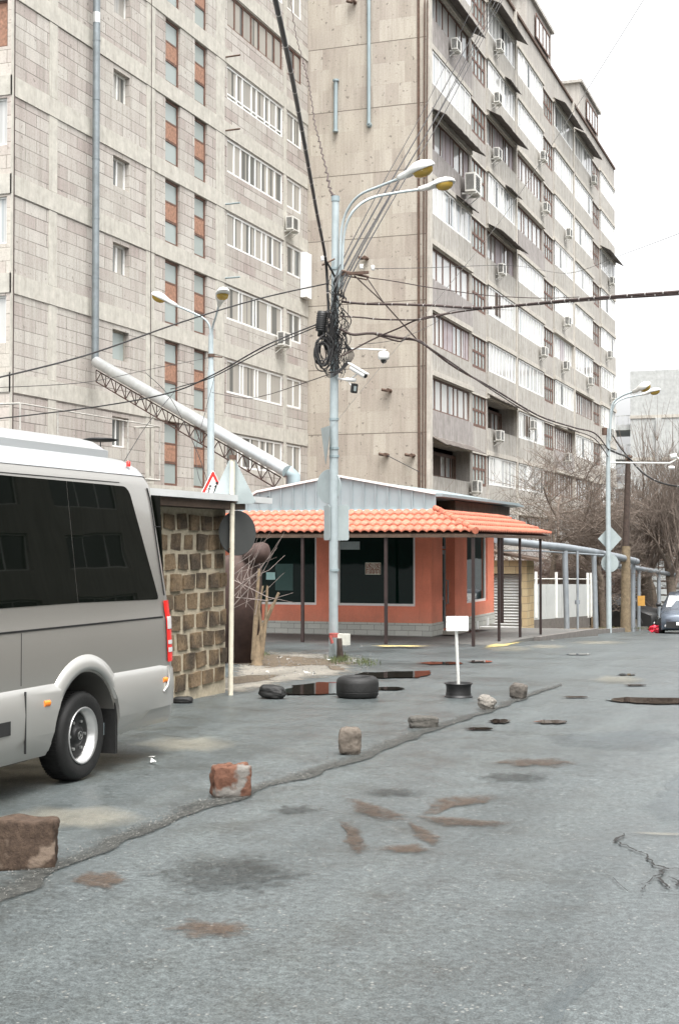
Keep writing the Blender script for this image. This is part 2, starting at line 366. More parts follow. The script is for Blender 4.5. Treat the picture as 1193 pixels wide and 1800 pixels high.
M['dirt'] = asphalt('sandy dirt', (.165,.152,.13), .85, agg=.5, alpha=edge_alpha(2.5, .25, .4), spec=.2)
M['soil'] = asphalt('brown soil', (.09,.07,.05), .9, agg=.8, alpha=edge_alpha(4, .32, .2), spec=.2)
M['pave'] = asphalt('shop pavement', (.10,.097,.09), .65, agg=.4)
M['kerb'] = plain('dark kerb concrete', (.13,.12,.11), .85, 0, .25, 6, kind='World')
g = N('standing water', .02, 0, .9); g.color((.018,.014,.011)); edge_alpha(2.5, .14, .03, 1., .9)(g); M['water'] = g.m
g = N('crack filler', .9); g.color((.012,.011,.010)); M['crack'] = g.m
g = N('green grass', .8); g.color((.07,.085,.03)); M['grass'] = g.m
M['pebble'] = plain('pebbles', (.14,.135,.125), .85, 0, .6, 11)
M['litter'] = plain('litter scraps', (.55,.55,.53), .8, 0, .3, 15)
M['soilbase'] = asphalt('leaf littered soil', (.13,.105,.075), .9, agg=.9, spec=.2)
M['zincroof'] = plain('light zinc roof sheet', (.66,.67,.66), .45, .3, .1, 2)
M['rustdark'] = plain('dark rusted tank steel', (.055,.032,.026), .75, .1, .35, 5)
M['whitesign'] = plain('white board with dirty edge', (.80,.80,.76), .55, 0, .05, 5, dirt=((.45,.42,.3), .66))
M['redbag'] = plain('red plastic', (.70,.02,.05), .35, 0, .2, 6)
M['amber2'] = plain('ochre board', (.50,.27,.06), .6, 0, .2, 6)
M['bandpaint'] = plain('faded grey cream paint', (.36,.35,.32), .7, 0, .3, 4, dirt=((.20,.12,.08), .6))
# ------------------------------------------------------------------ ground
gm = MB(); ys = [-60, -40, -20, -8] + [i * .5 for i in range(-8, 130)] + [70, 80, 100, 130, 160, 200, 300, 500, 900]
xs = [-500, -200, -80, -40, -25, -12, -6, 0, 8, 20, 60, 200, 500]
vs = [(x, y, zg(y)) for y in ys for x in xs]; nx = len(xs)
gm.add(vs, [(j*nx+i, j*nx+i+1, (j+1)*nx+i+1, (j+1)*nx+i) for j in range(len(ys)-1) for i in range(nx-1)])
struct('ground', gm, M['asphalt'], (0, 0, 0))
LAY = [1]
def patch(name, pts, mat, lay=None, px=True, jag=.06, level=None, kind='structure'):
    """irregular thin sheet lying on the ground; attribute edge is 1 inside and 0 on the rim"""
    P = [onG(*p) if px else Vector((p[0], p[1], 0)) for p in pts]
    c = sum(P, Vector()) / len(P); out = []
    n = len(P)
    for i in range(n):                                     # finer, wobbly outline
        a, b = P[i], P[(i + 1) % n]; k = max(2, min(14, int((b - a).length / .12)))
        for j in range(k):
            q = a.lerp(b, j / k); d = (b - a).length * jag
            q = q + Vector((noise.noise(q * 3.1), noise.noise(q * 2.7 + Vector((9, 3, 1))), 0)) * min(d, .08)
            out.append(q)
    h = .004 * (lay if lay else LAY[0])
    me = bpy.data.meshes.new(name); m = len(out); V = []; E = []
    fr = [0, .12, .35, .65]
    for f_ in fr:
        for q in out:
            r = q.lerp(c, f_); z = (zg(r.y) if level is None else level) + h
            V.append((r.x - c.x, r.y - c.y, z - zg(c.y))); E.append([0, .25, .65, 1][fr.index(f_)])
    V.append((0, 0, (zg(c.y) if level is None else level) + h - zg(c.y))); E.append(1)
    Fs = [(k*m+i, k*m+(i+1) % m, (k+1)*m+(i+1) % m, (k+1)*m+i) for k in range(3) for i in range(m)] + [(3*m+i, 3*m+(i+1) % m, 4*m) for i in range(m)]
    me.from_pydata(V, [], Fs); at = me.attributes.new('edge', 'FLOAT', 'POINT'); at.data.foreach_set('value', E)
    me.materials.append(mat); o = bpy.data.objects.new(name, me); S.collection.objects.link(o)
    o.location = (c.x, c.y, zg(c.y)); ORG[o.name] = Vector(o.location); o['kind'] = kind; return o
# pavement apron round the shop, raised a few centimetres
PZ = -.40
def pz(y): return PZ if y < 34 else PZ - .03 * (y - 34)
ap = MB(); yy = [30.2, 34, 36, 38, 40, 42, 44]
vs = [(x, y, pz(y) + dz) for y in yy for (x, dz) in ((-19.5, 0), (-7.55, 0), (-7.55, -.6), (-19.5, -.6))]
ap.add(vs, [(i*4+j, i*4+(j+1) % 4, (i+1)*4+(j+1) % 4, (i+1)*4+j) for i in range(6) for j in range(4)] + [(0, 1, 2, 3), (27, 26, 25, 24)])
struct('pavement', ap, M['pave'])
kb = MB(); yy = [35.5, 38, 40, 42, 44.1]
vs = [(x, y, pz(y) + dz) for y in yy for (x, dz) in ((-7.55, .02), (-7.38, .02), (-7.38, -.6), (-7.55, -.6))]
kb.add(vs, [(i*4+j, i*4+(j+1) % 4, (i+1)*4+(j+1) % 4, (i+1)*4+j) for i in range(4) for j in range(4)] + [(0, 1, 2, 3), (19, 18, 17, 16)]); struct('kerb', kb, M['kerb'])
# kerb along the far left side of the road
kb = MB()
for i in range(28):
    y0 = 46 + i * 2; y1 = y0 + 1.98; x = -8.0
    z0, z1 = zg(y0), zg(y1)
    vs = [(x-.18, y0, z0-.1), (x, y0, z0-.1), (x, y1, z1-.1), (x-.18, y1, z1-.1), (x-.18, y0, z0+.15), (x, y0, z0+.15), (x, y1, z1+.15), (x-.18, y1, z1+.15)]
    kb.add(vs, [(0,3,2,1),(4,5,6,7),(0,1,5,4),(1,2,6,5),(2,3,7,6),(3,0,4,7)])
struct('kerb', kb, M['kerb'])
vg = MB(); yy = list(range(44, 160, 2))
for a, b in zip(yy, yy[1:]):
    vg.face([(-30, a, zg(a)+.10), (-8.18, a, zg(a)+.10), (-8.18, b, zg(b)+.10), (-30, b, zg(b)+.10)])
struct('verge', vg, M['soilbase'])
# ground marks
patch('dirt_patch', [(398,1150),(470,1140),(600,1146),(660,1160),(640,1185),(560,1195),(500,1205),(455,1220),(330,1235),(300,1215),(396,1190)], M['dirt'], 1)
patch('soil_patch', [(400,1155),(470,1148),(560,1156),(660,1168),(560,1172),(470,1176),(400,1168)], M['soil'], 2)
patch('soil_patch', [(398,1192),(440,1186),(500,1186),(470,1198),(398,1206)], M['soil'], 2)
patch('soil_patch', [(565,1168),(600,1172),(608,1180),(585,1180)], M['soil'], 3)
# crumbling seam along the row of stones
seam = [(-60,1630,-60,1555),(60,1562,60,1515),(150,1520,140,1488),(230,1480,220,1455),(300,1456,285,1432),(360,1425,345,1406),(420,1412,400,1393),(480,1388,465,1370),(540,1373,520,1355),(640,1336,620,1320),(760,1288,740,1276),(860,1254,850,1245),(940,1224,930,1217),(990,1205,985,1200)]
patch_pts = [(a, b) for a, b, _, _ in seam] + [(c_, d_) for _, _, c_, d_ in reversed(seam)]
def ribbon(name, rows, mat, lay):
    V = []; E = []; Fs = []; c = onG(rows[0][0], rows[0][1]); o0 = Vector((c.x, c.y, zg(c.y)))
    R2 = []
    for (r0, r1) in zip(rows, rows[1:]):
        A0, B0, A1, B1 = onG(r0[0], r0[1]), onG(r0[2], r0[3]), onG(r1[0], r1[1]), onG(r1[2], r1[3])
        for j in range(12): R2.append((A0.lerp(A1, j / 12), B0.lerp(B1, j / 12)))
    for i, (a, b) in enumerate(R2):
        for k in range(9):
            t = k / 8; q = a.lerp(b, t); q = q + Vector((noise.noise(q * 2.3), noise.noise(q * 1.9 + Vector((5, 0, 0))), 0)) * .09
            V.append((q.x - o0.x, q.y - o0.y, zg(q.y) + .004 * lay - o0.z)); E.append([0, 1, 1, .9, .75, .55, .35, .15, 0][k])
    for i in range(len(R2) - 1):
        for k in range(8): Fs.append((i*9+k, i*9+k+1, (i+1)*9+k+1, (i+1)*9+k))
    me = bpy.data.meshes.new(name); me.from_pydata(V, [], Fs); at = me.attributes.new('edge', 'FLOAT', 'POINT'); at.data.foreach_set('value', E)
    me.materials.append(mat); o = bpy.data.objects.new(name, me); S.collection.objects.link(o); o.location = o0; ORG[o.name] = o0; o['kind'] = 'structure'; return o
ribbon('asphalt_seam', seam, M['rough'], 3)
def ell(cx, cy, rx, ry, n=12): return [(cx + rx * cos(2*pi*i/n) * (1 + .15 * sin(i * 2.3)), cy + ry * sin(2*pi*i/n) * (1 + .2 * cos(i * 3.1))) for i in range(n)]
# puddles
patch('puddle', [(494,1216),(515,1206),(560,1200),(640,1201),(650,1212),(600,1222),(500,1224)], M['water'], 4)
patch('puddle', [(612,1189),(640,1183),(760,1180),(765,1187),(735,1193),(620,1195)], M['water'], 4)
patch('puddle', [(650,1210),(700,1209),(716,1212),(700,1215),(650,1214)], M['water'], 4)
patch('puddle', ell(775, 1167, 42, 2.6), M['water'], 4)
patch('puddle', ell(842, 1164, 24, 2.2), M['water'], 4)
patch('puddle', [(1056,1231),(1075,1229),(1100,1227),(1150,1228),(1215,1229),(1230,1238),(1160,1240),(1120,1239),(1100,1236),(1085,1236),(1068,1233)], M['water'], 4)
patch('puddle', ell(878, 1270, 20, 4), M['water'], 4)
patch('puddle', ell(843, 1283, 26, 2.2), M['water'], 4)
patch('puddle', ell(1100, 1187, 18, 1.5), M['water'], 4)
patch('puddle', ell(1115, 1206, 22, 1.2), M['water'], 4)
patch('puddle', ell(1015, 1151, 24, 1.5), M['water'], 4)
patch('puddle', ell(968, 1271, 30, 3.2), M['water'], 4)
patch('puddle', ell(1010, 1227, 24, 1.3), M['water'], 4)
# stains, worn paint, light wear, wet streaks with painted sheen
for pts, mt in (([(590,1396),(640,1406),(700,1428),(735,1440),(720,1450),(660,1446),(620,1436)], 'wetstain'),
                ([(725,1432),(755,1402),(880,1394),(900,1408),(790,1422),(750,1442)], 'wetstain'),
                ([(700,1432),(760,1434),(920,1446),(900,1460),(770,1456)], 'wetstain'),
                ([(712,1440),(745,1455),(790,1478),(765,1494),(722,1474)], 'wetstain'),
                ([(590,1432),(618,1448),(655,1500),(635,1515),(602,1484)], 'wetstain'),
                (ell(712, 1494, 60, 11), 'wetstain'), (ell(175, 1550, 60, 20), 'wetstain'), (ell(370, 1636, 90, 20), 'wetstain'),
                (ell(940, 1342, 90, 10), 'wetstain'), (ell(900, 1368, 80, 12), 'darkstain'), (ell(400, 1540, 170, 42), 'darkstain'),
                (ell(520, 1425, 60, 10), 'darkstain'), (ell(690, 1395, 70, 10), 'darkstain'), (ell(330, 1310, 100, 16), 'palestain'), (ell(130, 1440, 140, 25), 'palestain'),
                (ell(1085, 1196, 55, 9), 'palestain'), (ell(890, 1141, 50, 6), 'palestain'), (ell(960, 1137, 40, 4), 'palestain'), (ell(1050, 1130, 60, 4), 'palestain'),
                ([(920,1800),(950,1760),(1040,1680),(1090,1690),(1000,1790),(960,1850)], 'wetsheen'),
                ([(1110,1430),(1180,1350),(1260,1330),(1260,1470),(1150,1460)], 'wetsheen'),
                ([(900,1290),(1193,1275),(1260,1300),(1150,1330),(950,1320)], 'wetsheen')):
    patch('asphalt_stain_sheen', pts, M[mt], 1 if mt == 'wetsheen' else 2)
patch('asphalt_stain_sheen', [(1100,1464),(1150,1466),(1215,1468),(1215,1473),(1150,1472),(1105,1468)], M['palestain'], 3)
yp = patch('road_marking', [(843,1138),(872,1131),(915,1126),(924,1128),(890,1137),(852,1141)], M['yellowpaint'], 3)
patch('road_marking', ell(700, 1139, 60, 1.6), M['yellowpaint'], 11)
# cracks
ck = MB()
def crack(pts, wd):
    P = [onG(*p) for p in pts]; out = []
    for a, b in zip(P, P[1:]):
        for j in range(5):
            q = a.lerp(b, j / 5); q += Vector((random.uniform(-1, 1), random.uniform(-1, 1), 0)) * .018; out.append(q)
    out.append(P[-1])
    for i in range(len(out) - 1):
        d = (out[i+1] - out[i]); n_ = Vector((-d.y, d.x, 0)).normalized() * wd * random.uniform(.3, 1.3)
        q = [out[i] - n_, out[i] + n_, out[i+1] + n_ * .8, out[i+1] - n_ * .8]
        ck.face([(p.x, p.y, zg(p.y) + .014) for p in q])
crack([(1098,1468),(1084,1482),(1110,1496),(1135,1505),(1150,1525),(1170,1530),(1160,1540),(1148,1545)], .010)
crack([(1150,1545),(1130,1560),(1128,1568)], .007); crack([(1170,1530),(1200,1532)], .008)
crack([(1160,1545),(1168,1562),(1180,1566)], .007); crack([(1180,1545),(1190,1560),(1210,1570)], .007)
crack([(480,1440),(600,1435),(760,1424),(900,1410)], .0025); crack([(1068,1540),(1100,1570),(1200,1580)], .0022)
struct('asphalt_crack', ck, M['crack'])

# ------------------------------------------------------------------ wall builder
def planeX(X): return lambda u, z, d: Vector((X + d, u, z))          # facade facing +X, u = world Y
def planeY(Y): return lambda u, z, d: Vector((u, Y - d, z))          # facade facing -Y, u = world X
def holed(mb, P, u0, u1, z0, z1, holes, depth=.2):
    us = sorted({u0, u1} | {h[0] for h in holes} | {h[1] for h in holes}); zs = sorted({z0, z1} | {h[2] for h in holes} | {h[3] for h in holes})
    us = [u for u in us if u0 <= u <= u1]; zs = [z for z in zs if z0 <= z <= z1]
    for a, b in zip(us, us[1:]):
        for c, d in zip(zs, zs[1:]):
            mu, mz = (a + b) / 2, (c + d) / 2
            if any(h[0] < mu < h[1] and h[2] < mz < h[3] for h in holes): continue
            mb.face([P(a, c, 0), P(b, c, 0), P(b, d, 0), P(a, d, 0)])
    for (a, b, c, d, *r) in holes:
        dp = -(r[0] if r else depth)
        for q in (((a, c), (b, c)), ((b, c), (b, d)), ((b, d), (a, d)), ((a, d), (a, c))):
            mb.face([P(*q[0], 0), P(*q[1], 0), P(*q[1], dp), P(*q[0], dp)])
def window(P, u0, u1, z0, z1, parent, fm, gm_, n=1, dep=.12, bar=.06, trans=None, extra=None, widths=None):
    """frame as the part, pane as its sub-part"""
    f = MB(); t = .05
    f.pbox(P, u0, u1, z0, z0 + bar, -dep, -dep + t); f.pbox(P, u0, u1, z1 - bar, z1, -dep, -dep + t)
    f.pbox(P, u0, u0 + bar, z0 + bar, z1 - bar, -dep, -dep + t); f.pbox(P, u1 - bar, u1, z0 + bar, z1 - bar, -dep, -dep + t)
    ps = widths or [i / n for i in range(1, n)]
    for p in ps:
        u = u0 + (u1 - u0) * p; f.pbox(P, u - bar * .55, u + bar * .55, z0 + bar, z1 - bar, -dep - .002, -dep + t - .004)
    for tz in (trans or []):
        z = z0 + (z1 - z0) * tz; f.pbox(P, u0 + bar, u1 - bar, z - bar * .4, z + bar * .4, -dep - .004, -dep + t - .008)
    w_ = obj('window', f, fm, parent)
    p = MB(); p.face([P(u0 + bar*.5, z0 + bar*.5, -dep + .012), P(u1 - bar*.5, z0 + bar*.5, -dep + .012), P(u1 - bar*.5, z1 - bar*.5, -dep + .012), P(u0 + bar*.5, z1 - bar*.5, -dep + .012)])
    if p: obj('pane', p, gm_, w_)
    if extra:
        for (mat, a, b, c, d) in extra:
            e = MB(); U = lambda q: u0 + (u1 - u0) * q; Z = lambda q: z0 + (z1 - z0) * q
            e.pbox(P, U(a), U(b), Z(c), Z(d), -dep + .014, -dep + .045); obj('panel', e, mat, w_)
    return w_

# air conditioner prototype, local frame: back at x=0, facing +X, length along Y
def ac_unit(label, loc, s=1.0, rz=0):
    t = thing('air_conditioner', label, 'air conditioner', (0, 0, 0), 'air conditioners on the facades')
    b = MB(); b.box((.12, -.40, 0), (.42, .40, .55)); body = obj('body', b, M['acwhite'], t)
    g_ = MB()
    for i in range(9): g_.box((.425, -.32, .07 + i * .048), (.435, .14, .085 + i * .048))
    for i in range(7): g_.box((.16 + i * .034, -.412, .06), (.178 + i * .034, -.402, .50))
    obj('grille', g_, M['black'], t)
    for yb in (-.28, .28):
        k = MB(); k.box((0, yb - .02, -.05), (.42, yb + .02, -.004)); k.tube([(0, yb, -.3), (.36, yb, -.03)], .015, 5); obj('bracket', k, M['whitedirty'], t)
    t.location = loc; t.scale = (s, s, s); t.rotation_euler = (0, 0, rz); ORG[t.name] = Vector(loc); return t

# ------------------------------------------------------------------ left apartment block
XL = -24.0; YA, YB = 37.3, 62.46; PL = planeX(XL)
def uL(px): return XL / -tan(TH - atan((px - 596.5) / FPX))
B0 = 19.25; BH = 3.03
left = thing('apartment_block', 'pale stone clad block on the left with orange panelled stair windows', 'building', (XL - 6, (YA + YB) / 2, -2))
rows = range(-5, 6)
holes = []; wins = []
for k in rows:
    b = B0 + k * BH
    if b < 3: continue
    jit = random.uniform(-.04, .04)
    wins.append(('small', uL(197), uL(226), b + 1.2, b + 2.25, k))
    wins.append(('strip', uL(289), uL(315), b + .02, b + BH - .62, k)); wins.append(('strip', uL(340.5), uL(363), b + .02, b + BH - .62, k))
    wins.append(('big', uL(398), uL(496), b + 1.0, b + 2.38, k)); wins.append(('end', uL(504), uL(529), b + 1.05, b + 2.38, k))
for (t_, a, b, c, d, k) in wins: holes.append((a, b, c, d, .3 if t_ == 'small' else .16))
wm = MB(); holed(wm, PL, YA, YB, -3, 31.8, holes)
wm.face([(XL, YA, 31.8), (XL, YB, 31.8), (XL - 14, YB, 31.8), (XL - 14, YA, 31.8)])
wm.face([(XL - 14, YA, -3), (XL - 14, YA, 31.8), (XL - 14, YB, 31.8), (XL - 14, YB, -3)])
obj('wall', wm, M['tuff_left'], left)
PG = planeY(YA); wg = MB(); gh = [(-26.4, -24.13, B0 + k * BH + .9, B0 + k * BH + 2.35, .2) for k in range(-4, 3)]
holed(wg, PG, XL - 14, XL, -3, 31.8, gh); obj('gable_wall', wg, M['tuff_leftg'], left)
for k in range(-4, 3):
    b = B0 + k * BH
    if k == -1: window(PG, -26.4, -24.13, b + .9, b + 2.35, left, M['brown'], M['orangeply'], 3)
    else: window(PG, -26.4, -24.13, b + .9, b + 2.35, left, M['white'], M['glass_white'], 3)
for k in rows:
    b = B0 + k * BH
    if b > 31: continue
    m = MB(); segs = [YA, uL(83), uL(150), uL(262), uL(395), YB]
    m.pbox(PL, YA - .03, YB, b - .6, b, .0, .035); m.pbox(PG, XL - 14, XL + .035, b - .6, b, .0, .03); obj('concrete_band', m, M['band'], left)
    lt = MB()
    for px in (83, 150, 262): lt.pbox(PL, uL(px) - .03, uL(px) + .03, b + .0, b + .6, 0, .012)
for px0, px1 in ((83, 97.5), (255, 270), (378, 393)):
    for k in rows:
        b = B0 + k * BH
        if b < 3 or b > 29: continue
        m = MB(); m.pbox(PL, uL(px0), uL(px1), b + .015, b + BH - .615, 0, .02); obj('concrete_strip', m, M['band'], left)
m = MB(); m.pbox(PL, YA, YA + .16, 3, 31, 0, .04); m.pbox(PL, uL(497.5), uL(502), 3, 31, 0, .03); obj('concrete_strip', m, M['band'], left)
for (t_, a, b, c, d, k) in wins:
    if t_ == 'small':
        fm, gl = (M['white'], M['glass_white']) if k not in (-1,) else (M['whitedirty'], M['glass_dark'])
        if k == 1: window(PL, a, b, c + .02, d - .02, left, M['conc'], M['glass_grey'], 1, .22)
        elif k == -4: window(PL, a, b, c, d, left, M['conc'], M['glass_grey'], 1, .22)
        else: window(PL, a, b, c, d, left, fm, M['glass_left'], 2 if k < 0 else 1, .24, .07 if k < 0 else .05)
    elif t_ == 'strip':
        window(PL, a, b, c, d, left, M['brown'], M['glass_grey'], 1, .14, .09, [.36, .66], [(M['orangeply'], .1, .9, .38, .64)])
    elif t_ == 'big':
        if k == 1: window(PL, a, b, c, d, left, M['brown'], M['glass_left'], 7, .1, .09)
        else:
            wd = {0: [.17, .27, .43, .52, .67, .76, .89], -1: [.13, .24, .40, .5, .61, .72, .86], -2: [.14, .27, .40, .5, .62, .70, .82],
                  -3: [.22, .27, .47, .52, .74, .78], -4: [.24, .29, .5, .55, .74, .78], -5: [.2, .27, .42, .58, .7, .85]}.get(k, [.2, .3, .5, .6, .8])
            window(PL, a, b, c, d, left, M['white'], M['glass_left'], 1, .08, .085, [.16] if k in (0,) else None, None, wd)
    else: window(PL, a, b, c, d, left, M['brown'] if k == 1 else M['white'], M['glass_left'], 1, .08, .085, None, None, [.5])
# pegs (washing line brackets) beside the big windows
for k in (-3, -2, -1, 0, 1, 2):
    q = atD(388, 960, 58); zz = B0 + k * BH + 2.62
    m = MB(); m.tube([PL(uL(394), zz, 0), PL(uL(394) - .05, zz, .7)], .035, 6); obj('washing_line_bracket', m, M['rust'] if k in (0, -1) else M['zinc'], left)
# white enclosed loggia box on the third window from the corner, mid height
m = MB(); m.box((XL + .02, uL(527), 13.4), (XL + .30, uL(537), 15.5)); obj('balcony_box', m, M['white'], left)
m = MB(); XF = XL + 1.0
pts = [onX(36, 709, XF), onX(102, 723, XF), onX(225, 741, XF), onX(281, 750, XF)]
for p in pts: m.tube([p, Vector((p.x, p.y, p.z - 1.9))], .03, 6)
m.tube([pts[0], pts[-1]], .025, 6); m.tube([Vector((p.x, p.y, p.z - 1.9)) for p in (pts[2], pts[3])], .04, 6)
for p in (pts[0], pts[-1]): m.tube([p, Vector((XL, p.y, p.z))], .03, 6); m.tube([Vector((p.x, p.y, p.z - 1.9)), Vector((XL, p.y, p.z - 1.9))], .03, 6)
obj('balcony_frame', m, M['bandpaint'], left)
# small loose conduit down the facade
m = MB(); m.tube([PL(uL(262) , 31, .05), PL(uL(262), 4.4, .05)], .012, 5); m.tube([PL(uL(5) if False else YA + .12, 31, .05), PL(YA + .12, 0, .05)], .02, 5); obj('wall_cable', m, M['cablebrown'], left)

# ------------------------------------------------------------------ right apartment block
XR = -18.2; YC, YD = 62.5, 117.6; ZT = 32.9; PR = planeX(XR)
right = thing('apartment_block', 'long weathered grey block with glazed balconies receding along the street', 'building', (XR - 7, 90, -4))
cols = []
for s_ in range(3):
    y = 62.5 + s_ * 18.1
    cols += [('A', y + .75, y + 7.75), ('S', y + 8.3, y + 11.2), ('B', y + 11.6, y + 17.9)]
cols[-1] = ('B', 110.4, 117.0)
W_ = 'white'
T = {  # rows top (8) .. bottom (0); columns 0..8
 8: ['w', 's', 'wc', 'w', 's', 'wc', 'wc', 's', 'w'], 7: ['bc', 's', 'wk', 'w', 's', 'w', 'w', 's', 'w'],
 6: ['w', 's', 'gc', 'b', 's', 'w', 'w', 's', 'wc'], 5: ['gc', 's', 'wk', 'b', 's', 'w', 'w', 's', 'w'],
 4: ['wk', 's', 'gc', 'w', 's', 'w', 'w', 's', 'w'], 3: ['b', 's', 'wo', 'w', 's', 'p', 'w', 's', 'w'],
 2: ['g', 's', 'w', 'w', 's', 'w', 'b', 's', 'w'], 1: ['b', 's', 'oc', 'wo', 's', 'bk', 'w', 's', 'w'],
 0: ['dk', 's', 'w', 'w', 's', 'b', 'b', 's', 'w'], -1: ['w', 's', 'w', 'b', 's', 'w', 'w', 's', 'b']}
holesR = []; spec = []
for k in range(-1, 9):
    z0 = 5.1 + 3.03 * k
    for ci, (kind, a, b) in enumerate(cols):
        code = T[k][ci]
        if kind == 'S': c, d = z0 - .12, z0 + 1.62; dp = .25
        else: c, d = z0, z0 + 1.55; dp = .9 if code[0] in 'od' else .3
        holesR.append((a, b, c, d, dp)); spec.append((k, ci, code, a, b, c, d))
wm = MB(); holed(wm, PR, YC, YD, -6, ZT, holesR)
wm.face([(XR, YD, -6), (XR, YD, ZT), (XR - 13, YD, ZT), (XR - 13, YD, -6)]); wm.face([(XR, YC, ZT), (XR, YD, ZT), (XR - 13, YD, ZT), (XR - 13, YC, ZT)])
wm.face([(XR - 13, YC, -6), (XR - 13, YC, ZT), (XR - 13, YD, ZT), (XR - 13, YD, -6)])
obj('wall', wm, M['tuff_right'], right)
gw = MB(); gw.face([(XR - 13, YC, -4), (XR, YC, -4), (XR, YC, ZT), (XR - 13, YC, ZT)]); obj('gable_wall', gw, M['tuff_gable'], right)
PGR = planeY(YC)
rng = random.Random(5)
for (k, ci, code, a, b, c, d) in spec:
    if code == 's':
        window(PR, a, b, c, d, right, M['brown'], M['glass_grey'], 4, .07, .15, [.5]); continue
    L = b - a; bulge = .10 + rng.uniform(-.02, .05)
    m = MB(); m.pbox(PR, a - .25, b + .2, c - 1.42, c - .02, -.02, bulge); obj('spandrel_panel', m, M['spandrel2'] if code[0] in 'gb' and k % 2 else M['spandrel'], right)
    m = MB(); m.pbox(PR, a - .3, b + .25, d + .02, d + .26, .0, bulge + .05)
    obj('lintel', m, M['lintel'], right)
    f = {'w': M['white'], 'b': M['brown'], 'g': M['brown'], 'o': M['brown'], 'd': M['brown'], 'p': M['white']}[code[0]]
    gl = M['glass_white'] if code[0] in 'wp' else M['glass_white']
    n = rng.choice([6, 7, 8, 9]); bar = .085 if code[0] in 'w' else .10
    ps = sorted(min(.97, max(.03, (i + rng.uniform(-.22, .22)) / n)) for i in range(1, n))
    extra = None
    if code[0] == 'g': extra = [(M['greypanel'], .0, .04, 0, 1), (M['greypanel'], .32, .58, 0, 1), (M['greypanel'], .86, 1, 0, 1)]
    if code[0] == 'p': extra = [(M['greypanel'], .35, .6, 0, 1)]
    if code == 'wo': extra = [(M['darkwood'], .22, .42, .15, 1)]
    if code[0] == 'w' and rng.random() < .45:
        q = rng.uniform(.1, .8); extra = (extra or []) + [(M['plast'], q, q + rng.uniform(.08, .25), .03, .97)]
    if code[0] == 'w' and rng.random() < .5:
        q = rng.uniform(.1, .9); extra = (extra or []) + [(M['glass_dark'], q, q + .06, .03, .9)]
    if code[0] in 'od':
        window(PR, a + .1, b - .1, c + .02, d - .25, right, M['brown'], M['glass_white'], 1, .75, .16, None, [(M['darkwood'], .12, .2, .0, 1), (M['darkwood'], .42, .56, 0, 1), (M['darkwood'], .9, .97, 0, 1)], [.22, .4, .58, .72, .86])
    else: window(PR, a, b, c, d, right, f, gl, n, -.04 if code[0] == 'w' else .1, bar, None, extra, ps)
    if 'c' in code or 'k' in code:
        small = 'k' in code and code[0] != 'd'
        u0, u1 = (a + L * .55, b + .1) if small else (a - .35, b + .15)
        m = MB(); ou, dr = (.5, .28) if small else (.85, .42); nseg = 14
        vs = []; fs = []
        for i in range(nseg + 1):
            u = u0 + (u1 - u0) * i / nseg; wv = .02 * (i % 2) + rng.uniform(-.02, .02)
            for (dd, zz) in ((.08, d + .28), (ou, d + .28 - dr), (ou, d + .25 - dr), (.08, d + .25)): vs.append(PR(u, zz + wv, dd))
        for i in range(nseg):
            for j in range(4): fs.append((i*4+j, i*4+(j+1) % 4, (i+1)*4+(j+1) % 4, (i+1)*4+j))
        fs += [(0, 1, 2, 3), tuple(nseg*4 + j for j in (3, 2, 1, 0))]
        m.add(vs, fs); obj('awning', m, M['awning'], right)
# concrete ribs, cornice, roof huts
for (y0, y1) in ((YC, YC + .45), (80.45, 80.75), (98.6, 98.9)):
    m = MB(); m.pbox(PR, y0, y1, -4, ZT + .02, 0, .16); obj('concrete_strip', m, M['lintel'], right)
for k in range(0, 10):
    z = 5.1 + 3.03 * k - 1.43
    m = MB(); m.pbox(PR, YC + .46, YD, z - .08, z, 0, .05); obj('concrete_band', m, M['lintel'], right)
m = MB(); m.pbox(PR, YC - .05, YD, ZT - .10, ZT + .06, -.3, .12); obj('cornice', m, M['rust'], right)
for (y0, y1, hh) in ((84.5, 92.0, 2.5), (102.5, 110.5, 2.5), (66.5, 74.0, 2.5)):
    m = MB(); m.box((XR - 6, y0, ZT + .11), (XR - .1, y1, ZT + hh)); m.box((XR - 6.2, y0 - .25, ZT + hh + .004), (XR + .1, y1 + .2, ZT + hh + .2)); h_ = obj('roof_hut', m, M['tuff_right'], right)
    window(planeX(XR - .1 + .15), y0 + 2.2, y1 - 1.0, ZT + .5, ZT + 2.0, h_, M['brown'], M['glass_white'], 4, .06, .1)
m = MB(); m.tube([(XR - 1.2, 83.2, ZT), (XR - 1.2, 83.2, ZT + 1.4)], .3, 12); v_ = obj('roof_vent', m, M['whitedirty'], right)
m = MB(); m.tube([(XR - 1.2, 83.2, ZT + 1.41), (XR - 1.2, 83.2, ZT + 1.95)], .42, 12); obj('cap', m, M['rust'], v_)
m = MB(); m.tube([(XR - 1, 105, ZT + 2.7), (XR - 1, 105, ZT + 3.1)], .4, 10); obj('roof_vent', m, M['rust'], right)
